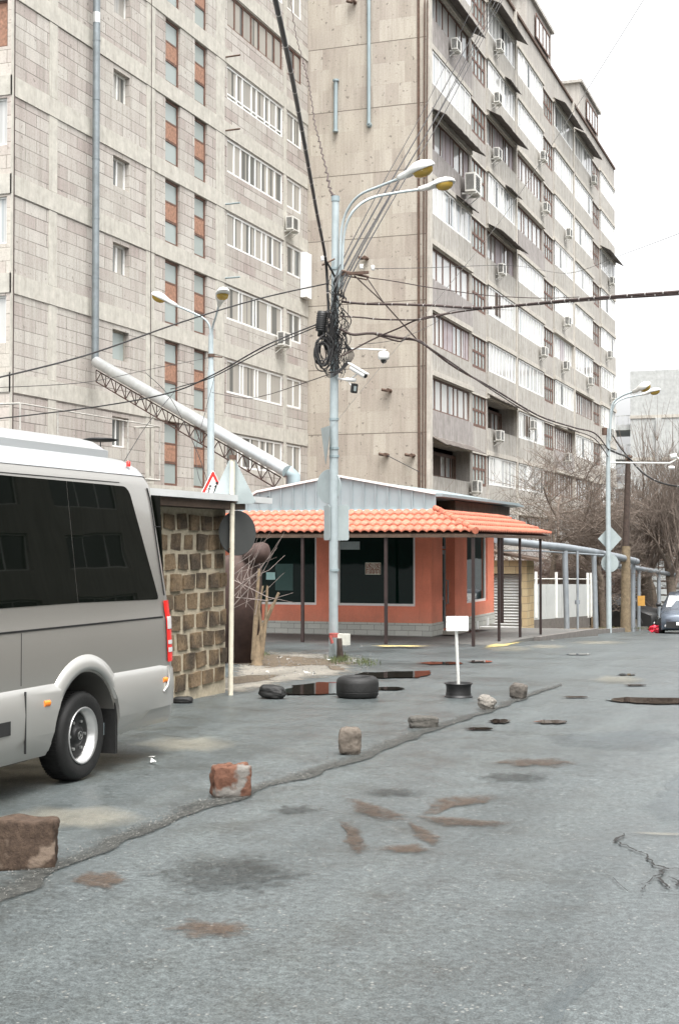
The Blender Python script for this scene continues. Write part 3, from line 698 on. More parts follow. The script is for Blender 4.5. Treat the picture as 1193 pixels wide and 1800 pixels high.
# wall pipes and joints on the gable
m = MB(); p0 = onY(648, 218, YC - .12); m.tube([p0, Vector((p0.x, p0.y, 32))], .09, 8); m.tube([p0 + Vector((0, 0, .02)), p0 + Vector((0, .14, -.05))], .12, 8); obj('wall_pipe', m, M['zinc'], right)
m = MB(); p0 = onY(589.5, 228, YC - .12); p1 = onY(590, 143, YC - .12); m.tube([p0, p1], .10, 8); m.tube([p1, p1 + Vector((0, 0, .08))], .16, 8); m.tube([p0 + Vector((0, 0, -.1)), p0], .13, 8); obj('wall_pipe', m, M['zinc'], right)
m = MB()
for px in (751, 746): m.tube([onY(px, 0, YC - .08), onY(px - 4, 865, YC - .08)], .035, 6)
m.pbox(PGR, XR - .42, XR - .3, -3, 32.8, 0, .04); obj('corner_pipe', m, M['rust'], right)
for (px, py) in ((645, 455), (686, 687), (624, 5), (681, 800), (727, 801)):
    p = onY(px, py, YC); m = MB(); m.tube([p, p + Vector((0, -.4, 0))], .09, 8); m.tube([p + Vector((-.1, -.1, 0)), p + Vector((-.35, -.25, .05))], .07, 6); obj('wall_bracket', m, M['rust'], right)
AC_L = 'white air conditioner '
ac = []
def acR(ci, k, u, lab, s=1.0, dz=-.62):
    kind, a, b = cols[ci]; z0 = 5.1 + 3.03 * k
    ac_unit(AC_L + lab, (XR + .17, a + (b - a) * u, z0 + dz), s)
acR(0, 7, .42, 'under the awning of the top visible bay nearest the bare end wall'); acR(0, 5, .78, 'oversized, low beneath an awning just above the street lamp heads', 1.7, -.9)
acR(0, 0, .95, 'low on the long block, just above the shop roof', 1.1, -.55); acR(2, 8, .2, 'under the long awning of the topmost row, first stair bay'); acR(2, 7, .12, 'below small hooded window second row from the roof')
acR(2, 6, .1, 'below grey panelled balcony with long awning, upper middle'); acR(2, 4, .25, 'below long dark awning, level with the lamp pole top'); acR(2, 1, .15, 'below open brown balcony above the shop roof')
acR(3, 7, .8, 'below curtained balcony under a washing line bar, upper right'); acR(3, 6, .9, 'beside brown framed balcony, fifth row from the ground up high'); acR(3, 3, .8, 'at the end of bright white balcony, middle of the long block'); acR(3, 1, .35, 'fixed on the glazing of a low white balcony', .9, .7)
acR(5, 6, .5, 'below a white balcony right of the second stair column'); acR(5, 4, .4, 'on the seventh white balcony strip above the black cable'); acR(5, 3, .3, 'by the pinkish panelled balcony touching the black cable'); acR(5, 1, .4, 'below brown and white balcony with small awning, lower right')
acR(6, 8, .85, 'high beside the rooftop hut farthest away'); acR(6, 3, .6, 'below white balcony near the third stair column')
acR(8, 6, .5, 'below the far awning near the roof corner'); acR(8, 4, .3, 'on the far edge bay, highest of three in line'); acR(8, 3, .6, 'on the far edge bay, middle of three in line'); acR(8, 2, .4, 'on the far edge bay, lowest of three in line'); acR(8, 0, .2, 'just above the far street lamp', 1.3, .3)
ac_unit(AC_L + 'at the inner corner of the pale left block, fourth visible row', (XL + .02, uL(503), 16.1), 1.1)
ac_unit(AC_L + 'under the window of the pale left block, behind the left street lamp', (XL + .02, uL(488), 10.75), 1.1)

# ------------------------------------------------------------------ far building
XQ = base(1108, 135)
far = thing('office_building', 'pale grey panel building far behind the bare trees', 'building', (XQ.x + 8, XQ.y, -8))
PF = planeY(XQ.y); zt = atD(1108, 652, 135).z
m = MB(); hs_ = []
for i in range(5):
    for j in range(4): hs_.append((XQ.x + 3.2 + j * 4.2, XQ.x + 5.6 + j * 4.2, zt - 7.6 - i * 4, zt - 5.8 - i * 4, .3))
m2 = MB(); holed(m2, PF, XQ.x, XQ.x + 22, -10, zt, [h for h in hs_ if h[2] < 6], .3); m2.box((XQ.x, XQ.y + .3, -10), (XQ.x + 22, XQ.y + 16, zt)); obj('wall', m2, M['farconc'], far)
for h in hs_:
    if h[2] < 6: window(PF, h[0], h[1], h[2], h[3], far, M['white'], M['glass_dark'], 2, .2, .1)
for i in range(6):
    m = MB(); m.pbox(PF, XQ.x - .05, XQ.x + 22, zt - 4.5 - 4.0 * i, zt - 4.2 - 4.0 * i, 0, .08); obj('concrete_band', m, M['lintel'], far)
m = MB(); m.pbox(PF, XQ.x + 2.4, XQ.x + 2.9, -8, zt - 4.5, 0, .3); obj('pilaster', m, M['farconc'], far)
for i in range(4):
    z = atD(1090, 745 + 52 * i, 135).z
    m = MB(); m.box((XQ.x - 4, XQ.y + .5, z - .5), (XQ.x - .01, XQ.y + 9, z)); m.box((XQ.x - 4, XQ.y + .5, z + .004), (XQ.x - 3.9, XQ.y + 9, z + .9)); m.box((XQ.x - 3.9, XQ.y + .5, z + .8), (XQ.x - .01, XQ.y + .55, z + .9))
    for j in range(8): m.box((XQ.x - 3.8 + j * .5, XQ.y + .5, z + .004), (XQ.x - 3.76 + j * .5, XQ.y + .54, z + .8))
    obj('balcony', m, M['farconc'], far)
m = MB(); m.box((XQ.x + 6, XQ.y + .5, zt + .004), (XQ.x + 20, XQ.y + 8, zt + .6)); obj('roof_box', m, M['rust'], far)

# block across the street, behind the camera's right shoulder (seen only in reflections)
opp = thing('apartment_block', 'grey block across the street, outside the picture, mirrored in the bus glass', 'building', (30, 10, 0))
PO = lambda u, z, d: Vector((22 - d, u, z))
oh = [(-14 + i * 9.0, -8 + i * 9.0, 1.2 + 3 * k - (3 if i > 6 else 0), 2.9 + 3 * k - (3 if i > 6 else 0), .3) for i in range(13) for k in range(6)]
m = MB(); holed(m, PO, -20, 105, -6, 19, oh); m.face([(22, -20, 19), (34, -20, 19), (34, 105, 19), (22, 105, 19)]); m.face([(22, 105, -6), (34, 105, -6), (34, 105, 19), (22, 105, 19)]); m.face([(22, -20, -6), (34, -20, -6), (34, -20, 19), (22, -20, 19)]); m.face([(34, -20, -6), (34, 105, -6), (34, 105, 19), (34, -20, 19)])
obj('wall', m, M['tuff_right'], opp)
for h in oh: window(PO, h[0], h[1], h[2], h[3], opp, M['white'], M['glass_dark'], 3, .2, .08)
# ------------------------------------------------------------------ corner shop
SX, SY = -9.86, 34.23; SX0 = -16.4; SY1 = 40.85; EX, EY = -7.80, 30.62      # wall corner, wall ends, eave corner
shop = thing('corner_shop', 'small coral red corner shop with terracotta tiled canopy and big dark windows', 'shop', (-13, 37, PZ))
PS = planeY(SY); PE = planeX(SX)
def uS(px): return onY(px, 960, SY).x
def uE(px): return onX(px, 960, SX).y
zw0, zw1 = onY(650, 1065, SY).z, 2.45
W1 = (uS(410), uS(556), zw0, zw1, .14); W2 = (uS(592), uS(729), zw0, zw1, .14)
D1 = (uE(777), uE(799), PZ + .08, zw1, .35); W3 = (uE(820), uE(856), onX(840, 1058, SX).z, zw1, .14)
m = MB(); holed(m, PS, SX0, SX, PZ, 2.72, [W1, W2]); holed(m, PE, SY, SY1, PZ, 2.72, [D1, W3])
m.face([(SX0, SY, PZ), (SX0, SY, 2.72), (SX0, SY1, 2.72), (SX0, SY1, PZ)]); m.face([(SX0, SY1, PZ), (SX0, SY1, 2.72), (SX, SY1, 2.72), (SX, SY1, PZ)])
wall = obj('wall', m, M['coral'], shop)
zb = onY(650, 1094, SY).z
m = MB(); m.pbox(PS, SX0, SX + .03, PZ, zb, 0, .03); obj('brick_plinth', m, M['greybrick'], shop)
m = MB(); m.pbox(PE, SY + .001, D1[0], PZ, zb, 0, .028); obj('brick_plinth', m, M['greybrick'], shop)
m = MB(); m.pbox(PE, D1[1], SY1, PZ, zb, 0, .03); obj('brick_plinth', m, M['greybrick'], shop)
m = MB(); m.box((SX, D1[0] - .1, PZ), (SX + .35, D1[1] + .1, PZ + .09)); obj('doorstep', m, M['conc'], shop)
window(PS, *W1[:4], shop, M['white'], M['glass_shop'], 1, .10, .06)
window(PS, *W2[:4], shop, M['white'], M['glass_shop'], 1, .10, .06)
window(PE, *W3[:4], shop, M['white'], M['glass_shop'], 1, .10, .06)
d = window(PE, D1[0], D1[1], PZ + .10, 1.75, shop, M['zinc'], M['glass_shop'], 1, .30, .11, [.38]); d.name = 'door'; ORG[d.name] = ORG[wall.name]
window(PE, D1[0], D1[1], 1.78, zw1, shop, M['zinc'], M['glass_shop'], 1, .30, .07)
m = MB(); a = D1[1] - .18; m.tube([PE(a, .35, -.2), PE(a, .35, -.14), PE(a, .95, -.14), PE(a, .95, -.2)], .02, 6); obj('handle', m, M['zinc'], d)
# papers and rental notice on the glass
def on_glass(name, x0, y0, x1, y1, mat, off=-.075, label=None):
    a, b = onY(x0, y0, SY + .08), onY(x1, y1, SY + .08); m = MB(); m.pbox(PS, a.x, b.x, b.z, a.z, off - .006, off); return obj(name, m, mat, shop)
on_glass('paper_notice', 468, 1006, 486, 1019, M['paper'])
on_glass('window_sticker', 597, 952, 632, 966, M['signback'])
on_glass('board_behind_glass', 484, 991, 515, 1038, M['interior'])
nb = on_glass('rental_notice', 642, 989, 669, 1010, M['signred'])
def text(body, name, cx, cz, size, parent, M3, mat, ex=.002, wmax=None):
    c = bpy.data.curves.new(name, 'FONT'); c.body = body; c.size = size; c.align_x = 'CENTER'; c.align_y = 'CENTER'; c.extrude = ex; c.offset = size * .018
    t = bpy.data.objects.new(name, c); S.collection.objects.link(t); bpy.context.view_layer.update()
    dg = bpy.context.evaluated_depsgraph_get(); me = bpy.data.meshes.new_from_object(t.evaluated_get(dg)); bpy.data.objects.remove(t)
    vs = [M3 @ v.co for v in me.vertices]; mb = MB(); mb.add(vs, [tuple(p.vertices) for p in me.polygons]); bpy.data.meshes.remove(me)
    if wmax:
        x0 = min(v[0] for v in mb.v); x1 = max(v[0] for v in mb.v); k = min(1, wmax / max(1e-6, x1 - x0)); cx_ = (x0 + x1) / 2
        mb.v = [((v[0] - cx_) * k + cx_, v[1], v[2]) for v in mb.v]
    return obj(name, mb, mat, parent)
a, b = onY(642, 989, SY + .08), onY(669, 1010, SY + .08); cxn = (a.x + b.x) / 2; hN = a.z - b.z; wN = b.x - a.x
m = MB()
for q in ((a.x, b.x, a.z - .014, a.z), (a.x, b.x, b.z, b.z + .014), (a.x, a.x + .012, b.z, a.z), (b.x - .012, b.x, b.z, a.z)): m.pbox(PS, q[0], q[1], q[2], q[3], -.073, -.071)
obj('notice_border', m, M['signtext'], nb)
for i, (tx, sz, fz) in enumerate((('ՏՐՎՈՒՄ Է', .105, .80), ('ՎԱՐՁՈՎ', .105, .53), ('093 35 45 88', .062, .29), ('091 41 40 48', .062, .11))):
    R3 = Matrix.Translation((cxn, SY + .072, b.z + hN * fz)) @ Matrix.Rotation(pi / 2, 4, 'X')
    text(tx, 'notice_text', 0, 0, sz, nb, R3, M['signtext'], wmax=wN * .86)
# metal gable and low pitched roof
FY = 32.05; RX = -9.12
ap_ = onY(592, 838, FY); r_ = onY(772, 869, FY); l0 = onY(415, 890, FY); l1 = onY(452, 866, FY)
bz = onY(600, 897, FY).z
poly = [(l0.x, bz), (RX, bz), (RX, r_.z), (ap_.x, ap_.z), (l1.x, l1.z), (l0.x, l0.z)]
m = MB(); MM = Matrix.Translation((0, FY, 0)) @ Matrix.Rotation(pi / 2, 4, 'X')      # local z -> -Y
m.prism(poly, .05, MM @ Matrix.Translation((0, 0, -.05)))
gab = obj('metal_gable', m, M['zinc'], shop)
x = l0.x + .3
def ztop(x):
    P_ = [(l0.x, l0.z), (l1.x, l1.z), (ap_.x, ap_.z), (RX, r_.z)]
    for (a, za), (b, zb_) in zip(P_, P_[1:]):
        if a <= x <= b: return za + (zb_ - za) * (x - a) / (b - a)
    return r_.z
while x < RX - .1:
    m = MB(); m.box((x - .014, FY - .035, bz + .002), (x + .014, FY - .001, ztop(x) - .004)); x += .30; obj('standing_seam', m, M['zinc'], gab)
m = MB()
pts = [(l0.x, l0.z), (l1.x, l1.z), (ap_.x, ap_.z), (RX, r_.z)]
for (a, b) in zip(pts, pts[1:]): m.add([(a[0], FY - .06, a[1]), (b[0], FY - .06, b[1]), (b[0], FY + .06, b[1]), (a[0], FY + .06, a[1]), (a[0], FY - .06, a[1] + .05), (b[0], FY - .06, b[1] + .05), (b[0], FY + .06, b[1] + .05), (a[0], FY + .06, a[1] + .05)], [(0,3,2,1),(4,5,6,7),(0,1,5,4),(1,2,6,5),(2,3,7,6),(3,0,4,7)])
m.box((l0.x, FY - .07, bz - .05), (RX + .02, FY - .002, bz)); obj('gable_trim', m, M['white'], gab)
m = MB(); h0 = onY(472, 877, FY - .01); m.tube([h0 + Vector((0, -.004, 0)), h0 + Vector((0, .0, 0))], .065, 14, True, False); m2_ = obj('vent_hole', m, M['black'], gab)
rb = MB(); yB = 41.5                    # main roof body behind the gable, right slope overhangs the side
pr = [(l0.x, l0.z), (l1.x, l1.z), (ap_.x, ap_.z), (RX, r_.z), (RX, r_.z - .05), (l0.x, bz)]
rb.add([(x, FY + .061, z) for x, z in pr] + [(x, yB, z) for x, z in pr], [tuple(range(6)), tuple(range(6, 12))[::-1]] + [(i, (i+1) % 6, 6+(i+1) % 6, 6+i) for i in range(6)])
obj('metal_roof', rb, M['zinc'], shop)
m = MB(); zr = onX(896, 900, RX).z
m.box((RX + .004, FY + .0, r_.z - .05), (RX + .16, 40.3, r_.z + .02)); obj('roof_edge', m, M['zinc'], shop)
m = MB(); m.box((SX - .6, SY, 2.72), (RX - .12, 40.2, 2.72 + .25)); obj('eaves_board', m, M['darkwood'], shop)
m = MB(); m.box((SX0 + .02, FY + .062, 2.46), (SX, SY - .002, 2.6)); m.box((SX + .002, FY + .2, 2.46), (RX - .14, 40.0, 2.6)); obj('canopy_ceiling', m, M['darkwood'], shop)
# tiled canopy: pan tiles as a stepped wave surface
zE = onY(700, 937, EY).z; zT = bz - .045; TX = RX + .02; TY = FY - .075
def tile_surface(P0, along, up, length, nrow, cut0, cut1, pitch=.195, th=.035):
    """P0 eave start, along = unit vector along eave, up = full slope vector; cut0/cut1 = lateral shift at top"""
    mb = MB(); stepn = 8; nu = int(length / pitch * stepn); nrm = along.cross(up).normalized()
    if nrm.z < 0: nrm = -nrm
    for r in range(nrow):
        rows_ = []
        for (t, lift) in ((r / nrow, .055), ((r + 1) / nrow + .02, .006)):
            tt = min(1, t); row = []
            a0 = cut0 * tt; a1 = length + cut1 * tt
            for i in range(nu + 1):
                s_ = length * i / nu; s_ = min(max(s_, a0), a1)
                ph = (s_ / pitch) % 1; hgt = .06 * abs(sin(pi * ph)) ** .7
                row.append(P0 + along * s_ + up * tt + nrm * (hgt + lift))
            rows_.append(row)
        low = [q - nrm * (.05) for q in rows_[0]]
        allr = low + rows_[0] + rows_[1]; n_ = nu + 1
        fs = []
        for k in range(2):
            for i in range(nu): fs.append((k*n_+i, k*n_+i+1, (k+1)*n_+i+1, (k+1)*n_+i))
        mb.add(allr, fs, True)
    return mb
upF = Vector((0, TY - EY, zT - zE)); upS = Vector((TX - EX, 0, zT - zE))
tf = tile_surface(Vector((l0.x, EY, zE)), Vector((1, 0, 0)), upF, EX - l0.x, 4, 0, TX - EX)
obj('tiled_canopy', tf, M['terra'], shop)
LS = 8.35
ts = tile_surface(Vector((EX, EY + LS, zE)), Vector((0, -1, 0)), upS, LS, 4, 0.9, -(TY - EY))
obj('tiled_canopy', ts, M['terra'], shop)
hp = MB(); n = 7; a = Vector((EX, EY, zE + .05)); b = Vector((TX, TY, zT + .07))
for i in range(n): hp.tube([a.lerp(b, i / n), a.lerp(b, (i + 1.1) / n)], [.085, .07], 8)
for i in range(int(LS / .38)): pass
obj('hip_tiles', hp, M['terra'], shop)
m = MB()   # dark boarded underside of the canopy
e = .03
m.add([(l0.x, EY, zE - e), (EX, EY, zE - e), (TX, TY, zT - e), (l0.x, TY, zT - e)], [(0, 1, 2, 3)])
m.add([(EX, EY, zE - e), (EX, EY + LS, zE - e), (TX, EY + LS - .9, zT - e), (TX, TY, zT - e)], [(0, 1, 2, 3)])
m.box((l0.x, EY + .0, zE - .10), (EX, EY + .04, zE - .032)); m.box((EX - .04, EY + .042, zE - .10), (EX, EY + LS, zE - .032)); obj('canopy_underside', m, M['darkwood'], shop)
for px, yy_ in ((532, EY + .08), (678, EY + .08), (831, EY + .06)):
    q = onY(px, 960, yy_); m = MB(); m.box((q.x - .033, yy_ - .033, PZ), (q.x + .033, yy_ + .033, zE - .10)); obj('canopy_post', m, M['postbrown'], shop)
for px in (876, 913, 949):
    q = onX(px, 960, EX - .07); m = MB(); m.box((q.x - .03, q.y - .03, pz(q.y) - .02), (q.x + .03, q.y + .03, zE - .10)); obj('canopy_post', m, M['postbrown'], shop)
m = MB(); q = onX(838, 1098, SX + .04); m.box((SX + .03, q.y - .1, q.z - .12), (SX + .06, q.y + .1, q.z + .1)); q = onX(854, 1092, SX); m.box((SX + .03, q.y - .1, q.z - .12), (SX + .06, q.y + .1, q.z + .1)); obj('meter_cover', m, M['plast'], shop)
m = MB(); m.tube([(SX + .15, 41.05, PZ), (SX + .15, 41.05, 2.3)], .09, 10); obj('corner_duct', m, M['postbrown'], shop)

# ------------------------------------------------------------------ garage behind the shop
gY = 45.2; zgar = zg(gY) + .06
gx1 = onY(925, 960, gY).x; gx0 = gx1 - 4.4; s1 = onY(914, 960, gY).x; s0 = s1 - 2.6; zs = onY(900, 1009, gY).z
gar = thing('garage', 'small yellow stone garage with a grey roller shutter behind the coral shop', 'garage', ((gx0 + gx1) / 2, gY + 2, zgar))
m = MB(); PGA = planeY(gY); zt_ = onY(925, 985, gY).z
holed(m, PGA, gx0, gx1, zgar - .3, zt_, [(s0, s1, zgar - .3, zs, .22)]); m.face([(gx1, gY, zgar - .5), (gx1, gY + 1.1, zgar - .5), (gx1, gY + 1.1, zt_), (gx1, gY, zt_)]); m.face([(gx0, gY, zgar - .5), (gx0, gY + 1.1, zgar - .5), (gx0, gY + 1.1, zt_), (gx0, gY, zt_)])
obj('wall', m, M['yellowblock'], gar)
m = MB(); nsl = 22; hsl = (zs - zgar + .2) / nsl
for i in range(nsl):
    z = zgar - .2 + i * hsl; m.add([(s0, gY + .2, z), (s1, gY + .2, z), (s1, gY + .16, z + hsl * .5), (s0, gY + .16, z + hsl * .5), (s1, gY + .2, z + hsl), (s0, gY + .2, z + hsl)], [(0, 1, 2, 3), (3, 2, 4, 5)])
obj('roller_shutter', m, M['shutter'], gar)
m = MB(); rr_ = onY(945, 988, gY - .3); rl = onY(862, 972, gY - .3)
sl_ = (rr_.z - rl.z) / (rr_.x - rl.x); xa = gx0 - .3; za = rr_.z + sl_ * (xa - rr_.x)
m.add([(xa, gY - .3, za), (rr_.x, gY - .3, rr_.z), (rr_.x, gY + 1.3, rr_.z), (xa, gY + 1.3, za), (xa, gY - .3, za + .08), (rr_.x, gY - .3, rr_.z + .08), (rr_.x, gY + 1.3, rr_.z + .08), (xa, gY + 1.3, za + .08)], [(0,3,2,1),(4,5,6,7),(0,1,5,4),(1,2,6,5),(2,3,7,6),(3,0,4,7)])
obj('roof', m, M['darkwood'], gar)
# ------------------------------------------------------------------ white fence
F0 = base(930, 50.5); F1 = base(1036, 56)
fn = thing('fence', 'white sheet metal fence on a low concrete base behind the pipe', 'fence', ((F0 + F1) / 2))
zf0, zf1 = atD(930, 1027, 50.5).z, atD(1036, 1027, 56).z; zc0, zc1 = atD(930, 1090, 50.5).z, atD(1036, 1082, 56).z
def slab(a, b, za0, za1, zb0, zb1, th, mb):
    dv = (b - a); nn = Vector((-dv.y, dv.x, 0)).normalized() * th
    mb.add([(a.x, a.y, za0), (b.x, b.y, zb0), (b.x+nn.x, b.y+nn.y, zb0), (a.x+nn.x, a.y+nn.y, za0), (a.x, a.y, za1), (b.x, b.y, zb1), (b.x+nn.x, b.y+nn.y, zb1), (a.x+nn.x, a.y+nn.y, za1)], [(0,3,2,1),(4,5,6,7),(0,1,5,4),(1,2,6,5),(2,3,7,6),(3,0,4,7)])
for i in range(4):
    a, b = F0.lerp(F1, i / 4 + .003), F0.lerp(F1, (i + 1) / 4 - .003); L_ = lambda p, q, t: p + (q - p) * t
    m = MB(); slab(a, b, L_(zc0, zc1, i / 4), L_(zf0, zf1, i / 4), L_(zc0, zc1, (i+1) / 4), L_(zf0, zf1, (i+1) / 4), .04, m); obj('panel', m, M['fencewhite'], fn)
m = MB(); nn = Vector((0, -.12, 0)); slab(F0 + nn, F1 + nn, zg(50) - .3, zc0, zg(56) - .3, zc1, .3, m); obj('concrete_base', m, M['kerb'], fn)
for t in (.0, .1, .42, .96, 1.02):
    q = F0.lerp(F1, t); z_ = zf0 + (zf1 - zf0) * t; m = MB(); m.tube([q + Vector((0, -.06, .5)), Vector((q.x, q.y - .06, z_ + .45))], .06, 6); obj('post', m, M['whitedirty'], fn)
m = MB(); m.tube([(F0.x, F0.y, zf0 + .2), (F1.x, F1.y, zf1 + .2)], .02, 5); obj('rail', m, M['whitedirty'], fn)
# white slatted far fence behind the trees
G0 = base(1035, 64); G1 = base(1260, 68)
fn2 = thing('fence', 'low white horizontal slat fence beyond the tree trunks', 'fence', (G0 + G1) / 2)
m = MB()
for i in range(9): slab(G0, G1, G0.z + .3 + i * .32, G0.z + .55 + i * .32, G1.z + .3 + i * .32, G1.z + .55 + i * .32, .04, m)
obj('slats', m, M['fencewhite'], fn2)
for i in range(7):
    q = G0.lerp(G1, i / 6); m = MB(); m.box((q.x - .06, q.y + .06, q.z), (q.x + .06, q.y + .15, q.z + 3.3)); obj('post', m, M['conc'], fn2)

# ------------------------------------------------------------------ overhead heating pipe
hpth = thing('overhead_heating_pipe', 'grey overhead heating pipe on tall steel legs along the pavement', 'pipe', base(1050, 50))
hp_pts = [atD(872, 948, 45), atD(885, 951, 45.5), atD(930, 956, 46.5), atD(990, 962, 48), atD(1040, 970, 50), atD(1090, 980, 53), atD(1118, 987, 55)]
m = MB(); m.tube(hp_pts, .125, 12); obj('large_pipe', m, M['heatpipe'], hpth)
m = MB(); m.tube([atD(1085, 996, 54), atD(1110, 997, 56), atD(1150, 1004, 59), atD(1200, 1014, 62), atD(1260, 1024, 66)], .09, 10); m.tube([atD(1085, 996, 54), atD(1085, 986, 54)], .09, 10); obj('small_pipe', m, M['heatpipe'], hpth)
m = MB(); m.tube([atD(880, 968, 45.5), atD(940, 968, 46.6), atD(1060, 976, 50)], .03, 6); obj('thin_pipe', m, M['heatpipe'], hpth)
for px, py, D, r, lean in ((992, 968, 48, .095, 3), (1043, 976, 50, .09, 3), (1112, 990, 55, .085, -1), (1122, 994, 57, .07, -1), (1157, 1004, 59.5, .08, 0)):
    b_ = base(px + lean, D); m = MB(); m.tube([b_, atD(px, py, D)], r, 10); obj('support_leg', m, M['heatpipe'], hpth)
for (px, D) in ((1014, 48.5),):
    b_ = base(px, D); m = MB(); m.tube([b_, atD(px, 968, D)], .045, 6); m.tube([atD(px, 1062, D), atD(px, 1055, D)], .09, 8); obj('thin_leg', m, M['heatpipe'], hpth)

# ------------------------------------------------------------------ big ventilation duct on truss, from the left block to the shop roof
S0 = Vector((XL + .35, uL(152), onX(152, 632, XL + .35).z)); E0 = atD(505, 829, 40.5); E1 = atD(515, 836, 40.5)
duct = thing('ventilation_duct', 'long bright metal duct slanting down on a rusty truss to the shop roof', 'duct', (S0 + E0) / 2)
m = MB(); m.tube([S0, E0], .185, 16)
for i in range(1, 12): a = S0.lerp(E0, i / 12); b = S0.lerp(E0, i / 12 + .004); m.tube([a, b], .192, 16)
obj('sloping_duct', m, M['galv'], duct)
m = MB(); m.tube([E0, E1, Vector((E1.x, E1.y, 2.9))], .205, 16); obj('elbow', m, M['zinc'], duct)
m = MB(); dn = Vector((0, 0, -.27)); dn2 = Vector((0, 0, -.66)); K = 34
side = (E0 - S0).cross(Vector((0, 0, 1))).normalized() * .16
A_ = [S0.lerp(E0, i / K) + dn for i in range(K)]; Bq = [S0.lerp(E0, i / K) + dn2 for i in range(K)]
for sg in (0,):
    m.tube([A_[0] + side * sg, A_[-1] + side * sg], .022, 5); m.tube([Bq[0] + side * sg, Bq[-1] + side * sg], .022, 5)
    for i in range(K - 1):
        if i % 2: m.tube([A_[i] + side * sg, Bq[i+1] + side * sg], .017, 4)
        else: m.tube([Bq[i] + side * sg, A_[i+1] + side * sg], .017, 4)
        if i % 2 == 0: m.tube([A_[i] + side * sg, Bq[i] + side * sg], .015, 4)
obj('truss', m, M['truss'], duct)
m = MB(); vx = XL + .3; vy = uL(152.5)
top_ = Vector((vx, vy, 34)); m.tube([Vector((vx, vy, S0.z - .1)), Vector((vx, vy, 31.9))], .125, 12); dp_ = obj('downpipe', m, M['pipe'], duct)
for k in range(12):
    z = S0.z + .8 + k * 2.0; m = MB(); m.tube([(vx, vy, z), (vx, vy, z + .04)], .135, 12); obj('pipe_clamp', m, M['pipe'], dp_)
m = MB(); m.tube([(vx, vy, 19.4), (vx, vy, 19.75)], .13, 12); obj('bright_sleeve', m, M['galv'], dp_)

# ------------------------------------------------------------------ block shed
HX, HY = -7.69, 17.08; zs0 = zg(HY)
shed = thing('shed', 'rough brown block shed with a corrugated sheet roof behind the bus', 'shed', (-9.2, 15.6, zs0))
core = MB(); core.box((HX - 3.2, HY - 3.2, zs0 - .2), (HX - .012, HY - .012, 2.32)); obj('mortar_core', core, M['mortar'], shed)
rb_ = random.Random(3); bl = MB()
def block(mb, x0, x1, y0, y1, z0, z1):
    vs = []; fs = []; n = 4
    # a slightly irregular block with softened corners
    for (cx_, cy_, cz_) in ((x0,y0,z0),(x1,y0,z0),(x1,y1,z0),(x0,y1,z0),(x0,y0,z1),(x1,y0,z1),(x1,y1,z1),(x0,y1,z1)):
        vs.append((cx_ + rb_.uniform(-.008, .012), cy_ + rb_.uniform(-.02, .02), cz_ + rb_.uniform(-.018, .018)))
    mb.add(vs, [(0,3,2,1),(4,5,6,7),(0,1,5,4),(1,2,6,5),(2,3,7,6),(3,0,4,7)])
rows_n = 9; z = zs0 + .13; hh = (2.27 - z) / rows_n
for r in range(rows_n):
    y = HY - .05 - (.16 if r % 2 else 0); 
    if r % 2: block(bl, HX - .12, HX + .005, HY - .17, HY - .0, z + .04, z + hh - .03)
    while y > HY - 3.1:
        L = rb_.uniform(.33, .40); block(bl, HX - .1, HX + rb_.uniform(-.005, .02), y - L + .065, y - .03 if not (r % 2 and y > HY - .2) else y - .05, z + .03, z + hh - .035); y -= L
    x = HX - .04 - (.2 if r % 2 else 0)
    while x > HX - 3.0:
        L = .40; block(bl, x - L + .04, x, HY - .1, HY + .01, z + .035, z + hh - .035); x -= L
    z += hh
obj('blocks', bl, M['cinder'], shed)
m = MB(); m.box((HX - 3.1, HY - 3.15, 2.325), (HX + .22, HY + .1, 2.42)); obj('roof_beam', m, M['darkwood'], shed)
m = MB(); nn_ = 90; ra = (-7.42, 17.95); y0r = HY - 3.6
vs = []; fs = []
for i in range(nn_ + 1):
    yy_ = y0r + (ra[1] - y0r) * i / nn_
    for (xx, zz) in ((HX + .27, 2.475), (HX - 3.3, 2.62), (HX - 3.3, 2.60), (HX + .27, 2.455)): vs.append((xx, yy_, zz + .006 * sin(i * 1.05) + noise.noise(Vector((yy_ * 1.4, xx, 0))) * .03))
for i in range(nn_):
    for j in range(4): fs.append((i*4+j, i*4+(j+1) % 4, (i+1)*4+(j+1) % 4, (i+1)*4+j))
fs += [(0, 1, 2, 3), (nn_*4+3, nn_*4+2, nn_*4+1, nn_*4)]
m.add(vs, fs, False); sr_ = obj('sheet_roof', m, M['zincroof'], shed)
m = MB(); m.box((HX + .272, y0r, 2.425), (HX + .282, ra[1], 2.505)); m.box((HX - 3.3, ra[1] + .002, 2.43), (HX + .28, ra[1] + .012, 2.50)); obj('drip_edge', m, M['zincroof'], sr_)

# rusty tank and pollarded stump behind the shed
tb = base(420, 24.6); m = MB()
tank = thing('rusty_tank', 'tall rusty brown round tank standing behind the block shed', 'tank', tb)
m.lathe([(0, 0), (.40, 0), (.40, 1.62), (.36, 1.74), (.22, 1.84), (0, 1.87)], 24, Matrix.Translation(tb)); obj('tank_body', m, M['rustdark'], tank)
m = MB(); p = atD(448, 972, 24.2); m.lathe([(0, -.24), (.15, -.24), (.175, -.18), (.175, .1), (.14, .17), (.06, .2), (0, .2)], 16, Matrix.Translation(p + Vector((.02, .1, 0))) @ Matrix.Rotation(radians(82), 4, 'Y')); obj('tank_cap', m, M['rustdark'], tank)
sb = base(452, 23.8)
st = thing('tree_stump', 'cut back tan stump with bare shoots beside the rusty tank', 'stump', sb)
m = MB(); rs = random.Random(4)
m.tube([sb, sb + Vector((.0, 0, .25)), sb + Vector((.02, 0, .5))], [.10, .07, .05], 9)
